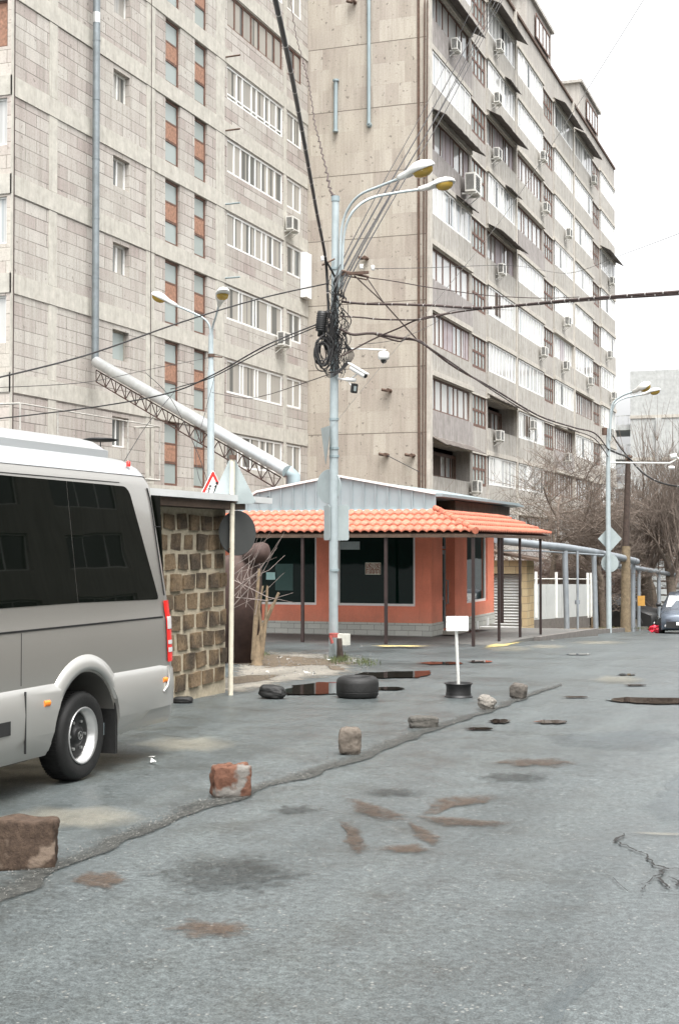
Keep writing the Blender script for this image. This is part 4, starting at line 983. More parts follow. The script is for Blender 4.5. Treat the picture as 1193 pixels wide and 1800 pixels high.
for (px, py, r0) in ((456, 1000, .05), (462, 1030, .035), (470, 1030, .04), (490, 1042, .045), (480, 1060, .03), (452, 1050, .04)):
    tip = atD(px, py, 23.7); b_ = sb + Vector((rs.uniform(-.08, .08), rs.uniform(-.06, .06), .1)); mid = b_.lerp(tip, .5) + Vector((rs.uniform(-.05, .05), 0, .05))
    m.tube([b_, mid, tip], [r0 * .95, r0 * .7, r0 * .5], 7)
obj('trunk', m, M['stump'], st)
m = MB()
for i in range(13):
    b_ = atD(rs.uniform(405, 450), rs.uniform(980, 1110), 23.6); px = rs.uniform(400, 500); tip = atD(px + 10, rs.uniform(930, 1010) if px > 440 else rs.uniform(960, 1080), 23.2 + rs.random())
    mid = b_.lerp(tip, .5) + Vector((rs.uniform(-.1, .1), rs.uniform(-.1, .1), rs.uniform(-.12, .05))); m.tube([b_, mid, tip], [.006, .004, .002], 4)
for (a_, b_) in (((410, 1065), (500, 935)), ((412, 1010), (478, 930)), ((414, 1035), (492, 948)), ((412, 1020), (520, 1060)), ((415, 1050), (515, 1042)), ((420, 990), (455, 940))):
    A, B = atD(*a_, 23.6), atD(*b_, 23); m.tube([A, A.lerp(B, .5) + Vector((.05, 0, -.09)), B], [.009, .007, .003], 5)
obj('shoots', m, M['twigpale'], st)
# ------------------------------------------------------------------ minibus
BX = -5.70; BXI = -7.72; CX = (BX + BXI) / 2; YR = 11.61; YFr = 4.6
bus = thing('minibus', 'silver minibus with tinted windows parked at the left edge', 'minibus', (CX, 8, 0))
HALF = (BX - BXI) / 2
SEC = [(.03, .30), (.0, .36), (0., .80), (.0, 1.22), (.012, 1.25), (.02, 1.38), (.135, 2.38), (.165, 2.46), (.22, 2.53), (.34, 2.60), (.60, 2.655), (HALF, 2.68)]
def inset(z):
    for (a, b) in zip(SEC, SEC[1:]):
        if a[1] <= z <= b[1]: return a[0] + (b[0] - a[0]) * (z - a[1]) / (b[1] - a[1])
    return SEC[0][0] if z < .3 else SEC[-1][0]
def rearY(z): return YR - max(0, z - .85) * .10 - max(0, z - 2.2) ** 1.6 * .5
def frontY(z): return YFr + max(0, z - 1.05) * .62 + max(0, z - 2.2) * .9
prof = SEC + [(2 * HALF - a, b) for a, b in reversed(SEC[:-1])]
def ring(kind, t):
    out = []
    for (a, z) in prof:
        x = BX - a; s = (x - CX) / HALF
        if kind == 'mid': out.append((x, t, z))
        elif kind == 'rear':
            an = t * pi / 2; y = rearY(z) - .17 * (1 - sin(an)) - .02 * s * s; xx = CX + (x - CX) * (1 - .12 * (1 - cos(an))); out.append((xx, y, z if z < 2.4 else z - .10 * (1 - cos(an))))
        else:
            an = t * pi / 2; y = frontY(z) + .30 * (1 - sin(an)) + .10 * s * s; xx = CX + (x - CX) * (1 - .16 * (1 - cos(an))); out.append((xx, y, z if z < 2.3 else z - .12 * (1 - cos(an))))
    return out
rings = [ring('front', t) for t in (1, .8, .5, .25, 0)]
# push the middle stations beyond the sloping front
mids = [7.0, 7.6, 8.2, 8.8, 9.4, 10.0, 10.5]
rings += [ring('mid', y) for y in mids] + [ring('rear', t) for t in (0, .2, .4, .6, .8, 1)]
m = MB(); n_ = len(prof); vs = [p for r in rings for p in r]; fs = []
for i in range(len(rings) - 1):
    for k in range(n_): fs.append((i*n_+k, i*n_+(k+1) % n_, (i+1)*n_+(k+1) % n_, (i+1)*n_+k))
fs += [tuple(range(n_))[::-1], tuple((len(rings)-1)*n_+k for k in range(n_))]
m.add(vs, fs, True); body = obj('body', m, M['silver'], bus)
def cut(o, boxes=(), cyls=()):
    c = MB()
    for (y, z, r, x0, x1) in cyls: c.tube([(x0, y, z), (x1, y, z)], r, 40, True, False)
    co = obj('cutter', c, M['black'], bus); bpy.context.view_layer.update()
    md = o.modifiers.new('b', 'BOOLEAN'); md.operation = 'DIFFERENCE'; md.solver = 'EXACT'; md.object = co
    dg = bpy.context.evaluated_depsgraph_get(); me = bpy.data.meshes.new_from_object(o.evaluated_get(dg)); o.modifiers.clear(); o.data = me
    bpy.data.objects.remove(co)
WY, WZ, WR = 9.99, .352, .352; AY = 9.955
cut(body, cyls=[(AY, .36, .50, BX + .3, BXI - .3), (5.75, .36, .48, BX + .3, BXI - .3)])
for p in body.data.polygons: p.use_smooth = True
body.data.set_sharp_from_angle(angle=radians(35))
# lighter lower skirt standing a little proud
sk = MB(); SS = [(.045, .27), (.0, .34), (-.035, .45), (-.042, .62), (-.03, .76), (.004, .815)]
ysk = [5.0, 5.6, 6.3, 7.0, 7.7, 8.4, 9.1, 9.7, 10.4, 10.9, 11.25]
rows_ = []
for (a, z) in SS:
    row = [(BX - a, y, z + (max(0, y - 10.55) ** 2 * .30 if z < .4 else 0)) for y in ysk]
    for t in (.25, .5, .75, 1):
        an = t * pi / 2; row.append((BX - a - .16 * (1 - cos(an)), 11.25 + (YR + .045 - 11.25) * sin(an), z + (.15 + .05 * t if z < .4 else 0)))
    row.append((CX, YR + .06, z + (.2 if z < .4 else 0)))
    rows_.append(row)
q = len(rows_[0]); vs = [p for r in rows_ for p in r] + [(p[0] - .06 if i % q < q - 3 else p[0], p[1] - (.06 if i % q >= q - 5 else 0), p[2]) for i, p in enumerate([p for r in rows_ for p in r])]
nv = q * len(SS); fs = []
for i in range(len(SS) - 1):
    for k in range(q - 1): fs.append((i*q+k, i*q+k+1, (i+1)*q+k+1, (i+1)*q+k)); fs.append((nv+i*q+k, nv+(i+1)*q+k, nv+(i+1)*q+k+1, nv+i*q+k+1))
for k in range(q - 1): fs.append((k, nv+k, nv+k+1, k+1)); e_ = (len(SS)-1)*q; fs.append((e_+k, e_+k+1, nv+e_+k+1, nv+e_+k))
for i in range(len(SS) - 1): fs.append((i*q, (i+1)*q, nv+(i+1)*q, nv+i*q)); fs.append((i*q+q-1, nv+i*q+q-1, nv+(i+1)*q+q-1, (i+1)*q+q-1))
sk.add(vs, fs, True); sko = obj('side_skirt', sk, M['skirt'], bus)
cut(sko, cyls=[(AY, .36, .52, BX + .3, BX - .5), (5.75, .36, .50, BX + .3, BX - .5)])
for p in sko.data.polygons: p.use_smooth = True
sko.data.set_sharp_from_angle(angle=radians(30))
# wheel arch lip
m = MB(); n = 26; vs = []; fs = []
for i in range(n + 1):
    an = radians(28 + (152 - 28) * i / n); c_, s_ = cos(an), sin(an)
    for (r, d) in ((.515, .0), (.515, .034), (.55, .036), (.63, .012), (.635, .0)): vs.append((BX + d, AY + c_ * r, .36 + s_ * r * 1.0))
for i in range(n):
    for j in range(4): fs.append((i*5+j, i*5+j+1, (i+1)*5+j+1, (i+1)*5+j))
m.add(vs, fs, True); obj('wheel_arch_trim', m, M['skirt'], bus)
m = MB()
for wy in (AY, 5.75):
    vs = []; fs = []; n = 20
    for i in range(n + 1):
        an = pi * i / n; vs += [(BX - .01, wy + .505 * cos(an), .36 + .505 * sin(an)), (BX - .75, wy + .505 * cos(an), .36 + .505 * sin(an))]
    for i in range(n): fs.append((2*i, 2*i+1, 2*i+3, 2*i+2))
    m.add(vs, fs); m.face([(BX - .75, wy - .5, 0.2), (BX - .75, wy + .5, .2), (BX - .75, wy + .5, .9), (BX - .75, wy - .5, .9)])
obj('wheel_housing', m, M['black'], bus)
m = MB(); m.box((BXI + .1, 5, .24), (BX - .14, 9.35, .31)); m.box((BXI + .1, 10.45, .30), (BX - .14, 11.3, .36)); m.tube([(BXI + .1, WY, .36), (BX - .3, WY, .36)], .06, 8); obj('underbody', m, M['black'], bus)
def wheel(wx, wy, sgn):
    Mx = Matrix.Translation((wx, wy, WR)) @ Matrix.Rotation(sgn * pi / 2, 4, 'Y')     # local +z points outwards
    t = MB(); t.lathe([(.215, .0), (.235, .012), (.30, .022), (.335, .008), (.350, -.025), (.352, -.10), (.350, -.18), (.335, -.205), (.24, -.215), (.20, -.2)], 48, Mx)
    for i in range(70):
        a = 2 * pi * i / 70; c_ = Matrix.Rotation(a, 4, 'Z'); t.box((.349, -.004, -.19), (.3545, .004, -.03), Mx @ c_)
    tyre = obj('wheel', t, M['tyre'], bus)
    r = MB(); r.lathe([(.222, .004), (.226, .016), (.216, .018), (.205, .004), (.196, -.004), (.194, -.025), (.188, -.03), (.184, -.058), (.17, -.08)], 48, Mx); obj('rim', r, M['rimsteel'], tyre)
    h = MB(); h.lathe([(.184, -.062), (.176, -.055), (.150, -.050), (.11, -.052), (.075, -.045), (.07, -.028), (.055, -.02), (0, -.018)], 36, Mx); hb = obj('hub', h, M['rimdark'], tyre)
    b = MB()
    for i in range(6):
        a = 2 * pi * (i + .5) / 6; b.tube([Mx @ Vector((.118 * cos(a), .118 * sin(a), -.06)), Mx @ Vector((.118 * cos(a), .118 * sin(a), -.035))], .013, 6)
    for i in range(3):
        a = pi / 2 + 2 * pi * i / 3; b.tube([Mx @ Vector((0, 0, -.014)), Mx @ Vector((.03 * cos(a), .03 * sin(a), -.014))], [.004, .0015], 4)
    b.tube([Mx @ Vector((.032 * cos(2*pi*i/20), .032 * sin(2*pi*i/20), -.015)) for i in range(21)], .002, 4, False)
    obj('bolts', b, M['rimsteel'], tyre)
wheel(BX - .045, WY, 1); wheel(BX - .06, 5.75, 1); wheel(BXI + .10, WY, -1); wheel(BXI + .06, 5.75, -1)
def flat(name, outline, mat, parent, off=.004, th=.006, n=1):
    """outline in (Y, z) laid on the side of the body"""
    v = [(BX - inset(z) + off, y, z) for y, z in outline]; k = len(v); m = MB()
    m.add(v + [(a - th, b, c) for a, b, c in v], [tuple(range(k)), tuple(range(k, 2*k))[::-1]] + [(i, k+i, k+(i+1) % k, (i+1) % k) for i in range(k)])
    return obj(name, m, mat, parent)
def rc(y, z, r, a0, a1, n=6): return [(y + r * cos(radians(a0 + (a1 - a0) * i / n)), z + r * sin(radians(a0 + (a1 - a0) * i / n))) for i in range(n + 1)]
flat('side_window', [(9.885, 1.405), (11.225, 1.385)] + rc(11.225, 1.41, .025, -90, 10, 3) + rc(10.80, 2.22, .14, 15, 90, 7) + [(9.885, 2.365)], M['glass_bus'], bus)
flat('side_window', [(7.3, 1.405), (9.875, 1.405), (9.875, 2.365), (7.3, 2.375)], M['glass_bus'], bus)
flat('side_window', [(5.9, 1.405), (7.29, 1.405), (7.29, 2.375), (6.4, 2.30)], M['glass_bus'], bus)
m = MB(); m.add([(BX - inset(2.39) + .006, y, z) for y in (6.4, 10.75) for z in (2.385, 2.392)], [(0, 1, 3, 2)]); m.box((BX - .01, 6.5, 1.222), (BX + .004, 11.3, 1.236)); obj('trim_line', m, M['rimdark'], bus)
m = MB(); m.box((BX + .028, 9.03, .34), (BX + .0445, 9.037, .79)); obj('panel_gap', m, M['black'], bus)
m = MB(); m.box((BX - .02, 9.03, .83), (BX + .002, 9.036, 1.215)); obj('body_seam', m, M['rimdark'], bus)
m = MB(); m.add([(BX - inset(z) + .003 , y + 0, z) for y, z in ((11.30, 2.02), (11.44, 2.02), (11.44, 2.026), (11.30, 2.026))], [(0, 1, 2, 3)]); obj('body_seam', m, M['rimdark'], bus)
m = MB(); m.box((BX + .03, 8.3, .50), (BX + .046, 8.83, .60)); obj('side_vent', m, M['black'], bus)
def pill(name, y, z, w_, h_, mat):
    m = MB(); m.tube([(BX + .03, y - w_, z), (BX + .03, y + w_, z)], [h_, h_], 10); m.v = [(BX + .030 + max(0, (v[0] - BX - .03)) * .75, v[1], v[2]) for v in m.v]; return obj(name, m, mat, bus)
pill('marker_light', 9.33, .675, .04, .026, M['marker']); pill('marker_light', 11.28, .68, .038, .024, M['marker'])
# tail light wraps the rear corner
def corner(z, t, off):
    an = t * pi / 2; x = BX - inset(z); y = rearY(z) - .17 * (1 - sin(an)) - .02; xx = CX + (x - CX) * (1 - .12 * (1 - cos(an)))
    return (xx + off * cos(an * .9), y + off * sin(an), z)
def strip(name, z0, z1, t0, t1, mat, parent, off=.012):
    m = MB(); V = []; nz, nt_ = 6, 8
    for i in range(nz + 1):
        for j in range(nt_ + 1): V.append(corner(z0 + (z1 - z0) * i / nz, t0 + (t1 - t0) * j / nt_, off))
    fs = [(i*(nt_+1)+j, i*(nt_+1)+j+1, (i+1)*(nt_+1)+j+1, (i+1)*(nt_+1)+j) for i in range(nz) for j in range(nt_)]
    m.add(V, fs, True); return obj(name, m, mat, parent)
tl = strip('tail_light', .83, 1.37, -.12, .8, M['red'], bus)
for (a, b) in ((1.12, 1.23), (.985, 1.02), (.915, .955)): strip('clear_segment', a, b, -.08, .8, M['clear'], tl, .015)
m = MB(); m.tube([corner(2.36 - i * .045, .02, .004) for i in range(22)], .006, 4); obj('rear_door_seam', m, M['rimdark'], bus)
m = MB(); m.tube([(BX + .045, 11.32 , .80), (BX + .05, 11.34, .70), (BX + .048, 11.30, .62), (BX + .04, 11.24, .58)], .012, 6); obj('bumper_crease', m, M['skirt'], bus)
m = MB(); m.box((BX - .30, 10.43, .15), (BX + .01, 10.47, .60)); fl = obj('mud_flap', m, M['tyre'], bus)
m = MB(); m.box((BX - .20, 10.415, .30), (BX - .09, 10.428, .40)); obj('flap_plate', m, M['zinc'], fl)
m = MB(); m.tube([(BX - .35, 11.2, .36), (BX - .22, 11.60, .36)], .035, 10); obj('exhaust_pipe', m, M['black'], bus)
# roof air conditioner, small lamp and antenna
m = MB(); X0, X1, Y0, Y1 = -7.25, -6.12, 8.3, 11.15
def rr(x0, x1, y0, y1, r, n=5):
    out = []
    for (cx_, cy_, a) in ((x1 - r, y0 + r, -90), (x1 - r, y1 - r, 0), (x0 + r, y1 - r, 90), (x0 + r, y0 + r, 180)):
        out += [(cx_ + r * cos(radians(a + 90 * i / n)), cy_ + r * sin(radians(a + 90 * i / n))) for i in range(n + 1)]
    return out
vs = []; lay_ = [(0, 2.60), (0, 2.685), (.03, 2.70), (.05, 2.72), (.10, 2.76), (.18, 2.785), (.4, 2.80)]
for (i_, z) in lay_: vs += [(x, y, z) for x, y in rr(X0 + i_, X1 - i_, Y0 + i_, Y1 - i_, .10)]
k = len(rr(0, 1, 0, 1, .1)); fs = [(i*k+j, i*k+(j+1) % k, (i+1)*k+(j+1) % k, (i+1)*k+j) for i in range(len(lay_)-1) for j in range(k)] + [tuple((len(lay_)-1)*k+j for j in range(k))]
m.add(vs, fs, True); u_ = obj('roof_cooler', m, M['busroof'], bus); u_.data.set_sharp_from_angle(angle=radians(40))
m = MB(); vs = []
for (i_, z) in lay_: vs += [(x, y, z + .0) for x, y in rr(X0 + .05 + i_, X1 - .05 - i_, 6.3 + i_, 8.6 - i_, .10)]
m.add(vs, fs, True); obj('roof_hatch', m, M['busroof'], bus)
p = atD(177, 773, 13.0); m = MB(); m.lathe([(0, .02), (.12, .012), (.17, 0), (.12, -.015), (0, -.02)], 20, Matrix.Translation(p)); m.tube([p, (p.x, p.y, 2.6)], .005, 6); obj('roof_antenna', m, M['black'], bus)
p = atD(226, 814, 12.4); m = MB(); m.lathe([(.018, -.03), (.018, .01), (0, .022)], 10, Matrix.Translation(p)); obj('roof_lamp', m, M['red'], bus)
# separate roof shell: sky reflected in the silver, painted as a pale tone
m = MB(); vs = []; idx = [i for i, (a, z) in enumerate(prof) if z >= 2.40]
for r in rings[4:]:
    for i in idx:
        x, y, z = r[i]; vs.append((x + (.004 if x > CX else -.004), y + .002, z + .004))
k = len(idx); m.add(vs, [(i*k+j, i*k+j+1, (i+1)*k+j+1, (i+1)*k+j) for i in range(len(rings[4:])-1) for j in range(k-1)], True); obj('sky_toned_roof_skin', m, M['busroof'], bus)
m = MB(); wsP = [(-.82, 1.25), (.82, 1.25), (.74, 2.28), (-.74, 2.28)]
m.add([(CX + x, frontY(z) + .10 * (x / HALF) ** 2 - .012, z) for x, z in wsP], [(0, 1, 2, 3)]); obj('windscreen', m, M['glass_bus'], bus)
for sg in (-1, 1):
    m = MB(); m.box((CX + sg * .62 - .18, YFr + .02, .72), (CX + sg * .62 + .18, YFr + .12, .98)); obj('headlight', m, M['clear'], bus)
m = MB(); m.box((CX - .9, YR + .02, 1.42), (CX + .9, YR - .03, 2.3)); 
m.v = [(x, (rearY(z) + .004 if y > YR - .0 else rearY(z) - .02), z) for x, y, z in m.v]; obj('rear_window', m, M['glass_bus'], bus)

# ------------------------------------------------------------------ parked cars
def car(label, loc, rz, paint, group='cars beyond the trees'):
    t = thing('parked_car', label, 'car', (0, 0, 0), group)
    SEC_ = [ # y, half width low, z low, half width belt, z belt, half roof, z roof
        (-2.05, .60, .32, .58, .58, .50, .66), (-1.95, .78, .22, .78, .66, .66, .76), (-1.55, .84, .18, .84, .80, .70, .90), (-.95, .86, .18, .86, .92, .68, 1.00),
        (-.35, .86, .18, .86, .96, .60, 1.36), (.3, .86, .18, .86, .98, .60, 1.50), (1.1, .86, .18, .86, 1.0, .59, 1.48), (1.7, .85, .20, .85, 1.0, .57, 1.34), (2.0, .78, .28, .78, .98, .56, 1.06), (2.1, .6, .36, .6, .9, .5, .96)]
    m = MB(); vs = []
    for (y, a, z0, b, z1, c, z2) in SEC_: vs += [(-a, y, z0), (-b - .0, y, (z0+z1)/2), (-b, y, z1), (-c, y, z2), (-c * .5, y, z2 + .03), (c * .5, y, z2 + .03), (c, y, z2), (b, y, z1), (b, y, (z0+z1)/2), (a, y, z0)]
    k = 10; n = len(SEC_); fs = [(i*k+j, i*k+(j+1) % k, (i+1)*k+(j+1) % k, (i+1)*k+j) for i in range(n-1) for j in range(k)] + [tuple(range(k))[::-1], tuple((n-1)*k+j for j in range(k))]
    m.add(vs, fs, True); b_ = obj('body', m, paint, t); b_.data.set_sharp_from_angle(angle=radians(50))
    g_ = MB(); g_.add([(-.66, -.98, 1.00), (.66, -.98, 1.00), (.58, -.38, 1.38), (-.58, -.38, 1.38)], [(0, 1, 2, 3)]); obj('windscreen', g_, M['glass_white'], t)
    for s in (-1, 1):
        g_ = MB(); g_.add([(s*.80, -.55, 1.02), (s*.80, 1.3, 1.06), (s*.65, 1.15, 1.40), (s*.65, -.1, 1.38)], [(0, 1, 2, 3)]); obj('side_window', g_, M['glass_dark'], t)
        h = MB(); h.lathe([(0, .05), (.10, .04), (.14, 0), (.12, -.05)], 12, Matrix.Translation((s*.60, -1.93, .62)) @ Matrix.Rotation(pi/2, 4, 'X')); obj('headlight', h, M['clear'], t)
        h = MB(); h.lathe([(0, .04), (.05, .03), (.06, -.03)], 10, Matrix.Translation((s*.62, -2.0, .36)) @ Matrix.Rotation(pi/2, 4, 'X')); obj('fog_light', h, M['clear'], t)
        mi = MB(); mi.lathe([(0, -.1), (.07, -.08), (.085, 0), (.07, .08), (0, .1)], 10, Matrix.Translation((s*.96, -.55, 1.06)) @ Matrix.Rotation(pi/2, 4, 'Y')); mi.tube([(s*.8, -.5, 1.0), (s*.94, -.55, 1.04)], .03, 6); obj('mirror', mi, M['black'], t)
        for wy in (-1.3, 1.3):
            Mx = Matrix.Translation((s*.88, wy, .31)) @ Matrix.Rotation(s * pi/2, 4, 'Y'); w1 = MB(); w1.lathe([(.19, .0), (.29, .01), (.31, -.03), (.31, -.17), (.2, -.19)], 24, Mx); wo_ = obj('wheel', w1, M['tyre'], t)
            w2 = MB(); w2.lathe([(.2, -.005), (.17, -.03), (0, -.02)], 16, Mx); obj('rim', w2, M['rimsteel'], wo_)
    b2 = MB(); b2.box((-.6, -2.1, .30), (.6, -1.98, .52)); obj('bumper_grille', b2, M['black'], t)
    b2 = MB(); b2.box((-.26, -2.13, .40), (.26, -2.105, .51)); obj('number_plate', b2, M['signwhite'], t)
    t.location = loc; t.rotation_euler = (0, 0, rz); return t
car('dark blue grey hatchback facing the camera at the right edge', base(1204, 52.5), radians(4), M['carblue'])
car('dark car half hidden between the pipe legs and the wooden pole', base(1085, 61), radians(70), M['black'])

# ------------------------------------------------------------------ poles and lamps
def curve(P, n=8):
    """smooth path through points"""
    P = [Vector(p) for p in P]; out = []
    for i in range(len(P) - 1):
        p0 = P[max(0, i-1)]; p1 = P[i]; p2 = P[i+1]; p3 = P[min(len(P)-1, i+2)]
        for j in range(n):
            t = j / n; out.append(.5 * ((2*p1) + (p2-p0)*t + (2*p0-5*p1+4*p2-p3)*t*t + (3*p1-p0-3*p2+p3)*t**3))
    out.append(P[-1]); return out
def lamp_head(A, Bp, parent, s=1.0, tilt=0):
    """cobra head from A (neck) to Bp (tip)"""
    d = (Bp - A); L = d.length; d.normalize(); up = Vector((0, 0, 1)); side = d.cross(up).normalized(); up = side.cross(d).normalized()
    if tilt: Rm = Matrix.Rotation(tilt, 3, d); up = Rm @ up; side = Rm @ side
    st_ = [(0, .045, .045), (.12, .06, .055), (.30, .085, .065), (.42, .13, .085), (.58, .17, .115), (.75, .18, .115), (.90, .15, .085), (.98, .08, .05), (1.0, .01, .01)]
    m = MB(); vs = []; k = 16
    for (t, w_, h) in st_:
        for j in range(k):
            a = 2 * pi * j / k; zz = sin(a) * h * s * L * 1.6; zz = max(zz, -.10 * h * s * L * 1.6 if t > .36 else -h * s * L); vs.append(A + d * (t * L) + side * (cos(a) * w_ * s * L * 1.25) + up * zz)
    n = len(st_); m.add(vs, [(i*k+j, i*k+(j+1) % k, (i+1)*k+(j+1) % k, (i+1)*k+j) for i in range(n-1) for j in range(k)] + [tuple(range(k))[::-1]], True)
    o = obj('lamp_head', m, M['lamphead'], parent)
    g_ = MB(); C_ = A + d * (.70 * L); Mx = Matrix((( d.x, side.x, -up.x, C_.x), (d.y, side.y, -up.y, C_.y), (d.z, side.z, -up.z, C_.z), (0, 0, 0, 1)))
    q = L * s * 1.02; g_.lathe([(.245*q, .0), (.24*q, .05*q), (.20*q, .12*q), (.11*q, .165*q), (0, .18*q)], 18, Mx @ Matrix.Diagonal((1, .78, 1, 1))); obj('lamp_glass', g_, M['amber'], o); return o
DP = 25.5; pb = onG(586, 1158)
pole = thing('street_lamp', 'pale blue grey utility pole with two lamps and a tangle of cables, in the middle', 'street lamp', pb)
m = MB(); m.tube([pb, atD(586, 1000, DP), atD(587, 700, DP), atD(589, 470, DP), atD(589.5, 348, DP)], [.082, .08, .075, .068, .062], 16); obj('pole', m, M['polepaint'], pole)
m = MB(); m.tube([atD(589.5, 354, DP), atD(589.5, 345, DP)], .075, 12)
obj('cap', m, M['zinc'], pole)
for y in (470, 640, 648, 735, 786, 800, 1000): m = MB(); m.tube([atD(587, y, DP), atD(587, y + 4, DP)], .088, 14); obj('collar', m, M['zinc'], pole)
a1 = curve([atD(596, 505, DP - .1), atD(598, 450, DP - .1), atD(600, 405, DP - .1), atD(610, 370, DP - .15), atD(632, 343, DP - .3), atD(668, 327, DP - .5), atD(702, 314, DP - .7)])
m = MB(); m.tube(a1, .024, 8); obj('lamp_arm', m, M['polepaint'], pole)
a2 = curve([atD(601, 505, DP - .05), atD(602, 450, DP - .05), atD(606, 405, DP), atD(620, 372, DP), atD(648, 350, DP + .1), atD(690, 340, DP + .2), atD(737, 333, DP + .3)])
m = MB(); m.tube(a2, .024, 8); obj('lamp_arm', m, M['polepaint'], pole)
lamp_head(atD(700, 314, DP - .7), atD(760, 289, DP - 1.3), pole, 1.0, .35)
lamp_head(atD(735, 333, DP + .3), atD(800, 319, DP + .2), pole, .95, -.15)
m = MB(); m.tube([atD(588, 455, DP - .1), atD(566, 466, DP - .2)], .015, 6); m.box(*[tuple(v) for v in (atD(600, 484, DP - .1), atD(600, 484, DP - .1) + Vector((.5, .04, .05)))]); m.tube([atD(600, 476, DP - .1), atD(648, 487, DP - .15)], .022, 6); m.tube([atD(604, 484, DP - .1), atD(645, 492, DP - .15)], .012, 6); obj('cross_arm', m, M['rust'], pole)
def insul(px, py):
    p = atD(px, py, DP - .2); m = MB(); m.lathe([(.0, .05), (.03, .045), (.035, .01), (.028, -.01), (.04, -.035), (.0, -.045)], 12, Matrix.Translation(p)); obj('insulator', m, M['plast'], pole); 
insul(567, 455); insul(635, 469); insul(655, 471)
m = MB(); m.lathe([(.0, .20), (.085, .19), (.095, .0), (.085, -.16), (.05, -.18), (.05, -.26), (0, -.26)], 18, Matrix.Translation(atD(565, 566, DP - .2)) @ Matrix.Rotation(.10, 4, 'Y'))
for i in range(9): m.lathe([(.097, -.008), (.102, 0), (.097, .008)], 18, Matrix.Translation(atD(565, 566, DP - .2)) @ Matrix.Rotation(.10, 4, 'Y') @ Matrix.Translation((0, 0, -.15 + i * .037)))
obj('splice_box', m, M['black'], pole)
rc_ = random.Random(11)
m = MB()
for i in range(15):                         # hanging coils
    cx_, cy_ = 569 + rc_.uniform(-5, 5), 622 + rc_.uniform(-9, 6); rx, ry = rc_.uniform(8, 15), rc_.uniform(16, 27); dd = DP - .2 - rc_.random() * .15; ph = rc_.random() * 6
    m.tube([atD(cx_ + rx * cos(2*pi*k/22) * (1 + .1 * sin(3*k*2*pi/22 + ph)), cy_ + ry * sin(2*pi*k/22) , dd + .05 * sin(2*pi*k/22 + ph)) for k in range(23)], rc_.uniform(.008, .014), 5, False)
for i in range(9):
    cx_, cy_ = 578 + rc_.uniform(-4, 3), 580 + rc_.uniform(-12, 12); rx, ry = rc_.uniform(4, 8), rc_.uniform(16, 28); dd = DP - .18 - rc_.random() * .1
    m.tube([atD(cx_ + rx * cos(2*pi*k/20), cy_ + ry * sin(2*pi*k/20), dd) for k in range(21)], .012, 5, False)
obj('cable_coil', m, M['cable'], pole)
m = MB()
for i in range(46):                         # loose cables strapped along the pole
    y0 = rc_.uniform(475, 610); y1 = y0 + rc_.uniform(25, 130); x0 = rc_.uniform(578, 604); pts = []
    for k in range(7):
        t = k / 6; pts.append(atD(x0 + rc_.uniform(-6, 6) + (rc_.uniform(-4, 10) if i % 3 == 0 else 0), min(y0 + (y1 - y0) * t, 655), DP - .09 - rc_.random() * .07))
    m.tube(curve(pts, 4), rc_.uniform(.004, .011), 4)
for i in range(10):                         # loops to the right of the pole
    y0 = rc_.uniform(500, 610); y1 = y0 + rc_.uniform(30, 90); bx = rc_.uniform(604, 620)
    m.tube(curve([atD(598, y0, DP - .1), atD(bx, y0 + (y1-y0) * .3, DP - .1), atD(bx - 2, y0 + (y1-y0) * .7, DP - .12), atD(598, y1, DP - .1)], 6), rc_.uniform(.003, .007), 4)
for i in range(6): m.tube(curve([atD(560 + i * 2, 640 + i * 2, DP - .2), atD(578, 654 + i * 2, DP - .2), atD(598, 648 + i, DP - .15), atD(612 + i * 2, 625, DP - .1), atD(604, 600, DP - .1)], 6), .006, 4)
obj('cable_tangle', m, M['cable'], pole)
m = MB(); m.tube([atD(587, 1120, DP), atD(587, 1113, DP)], .09, 14); m.tube([atD(580, 1117, DP - .07), atD(584, 1131, DP - .08)], .03, 6); obj('red_tape', m, plain('faded red paint', (.25,.06,.05), .7), pole)
m = MB(); q = atD(604, 1124, DP - .05); m.box(q - Vector((.11, .05, .10)), q + Vector((.10, .07, .10))); obj('junction_box', m, plain('pale stone box', (.50,.50,.44), .8), pole)
m = MB(); q = onG(598, 1160); m.tube([q, atD(597, 1140, DP - .1), atD(596, 1122, DP - .1)], [.075, .055, .05], 8); obj('wooden_splint', m, M['polewooddark'], pole)

def sign_post_disc(name, label, c, r, nrm, mat, th=.012, cat='road sign', n=32):
    nrm = nrm.normalized(); q_ = nrm.to_track_quat('Z', 'Y').to_matrix().to_4x4(); m = MB(); m.lathe([(0, 0), (r, 0), (r + .006, th/2), (r, th), (0, th)], n, Matrix.Translation(c) @ q_, False); o = obj(name, m, mat); tag(o, label, cat); return o
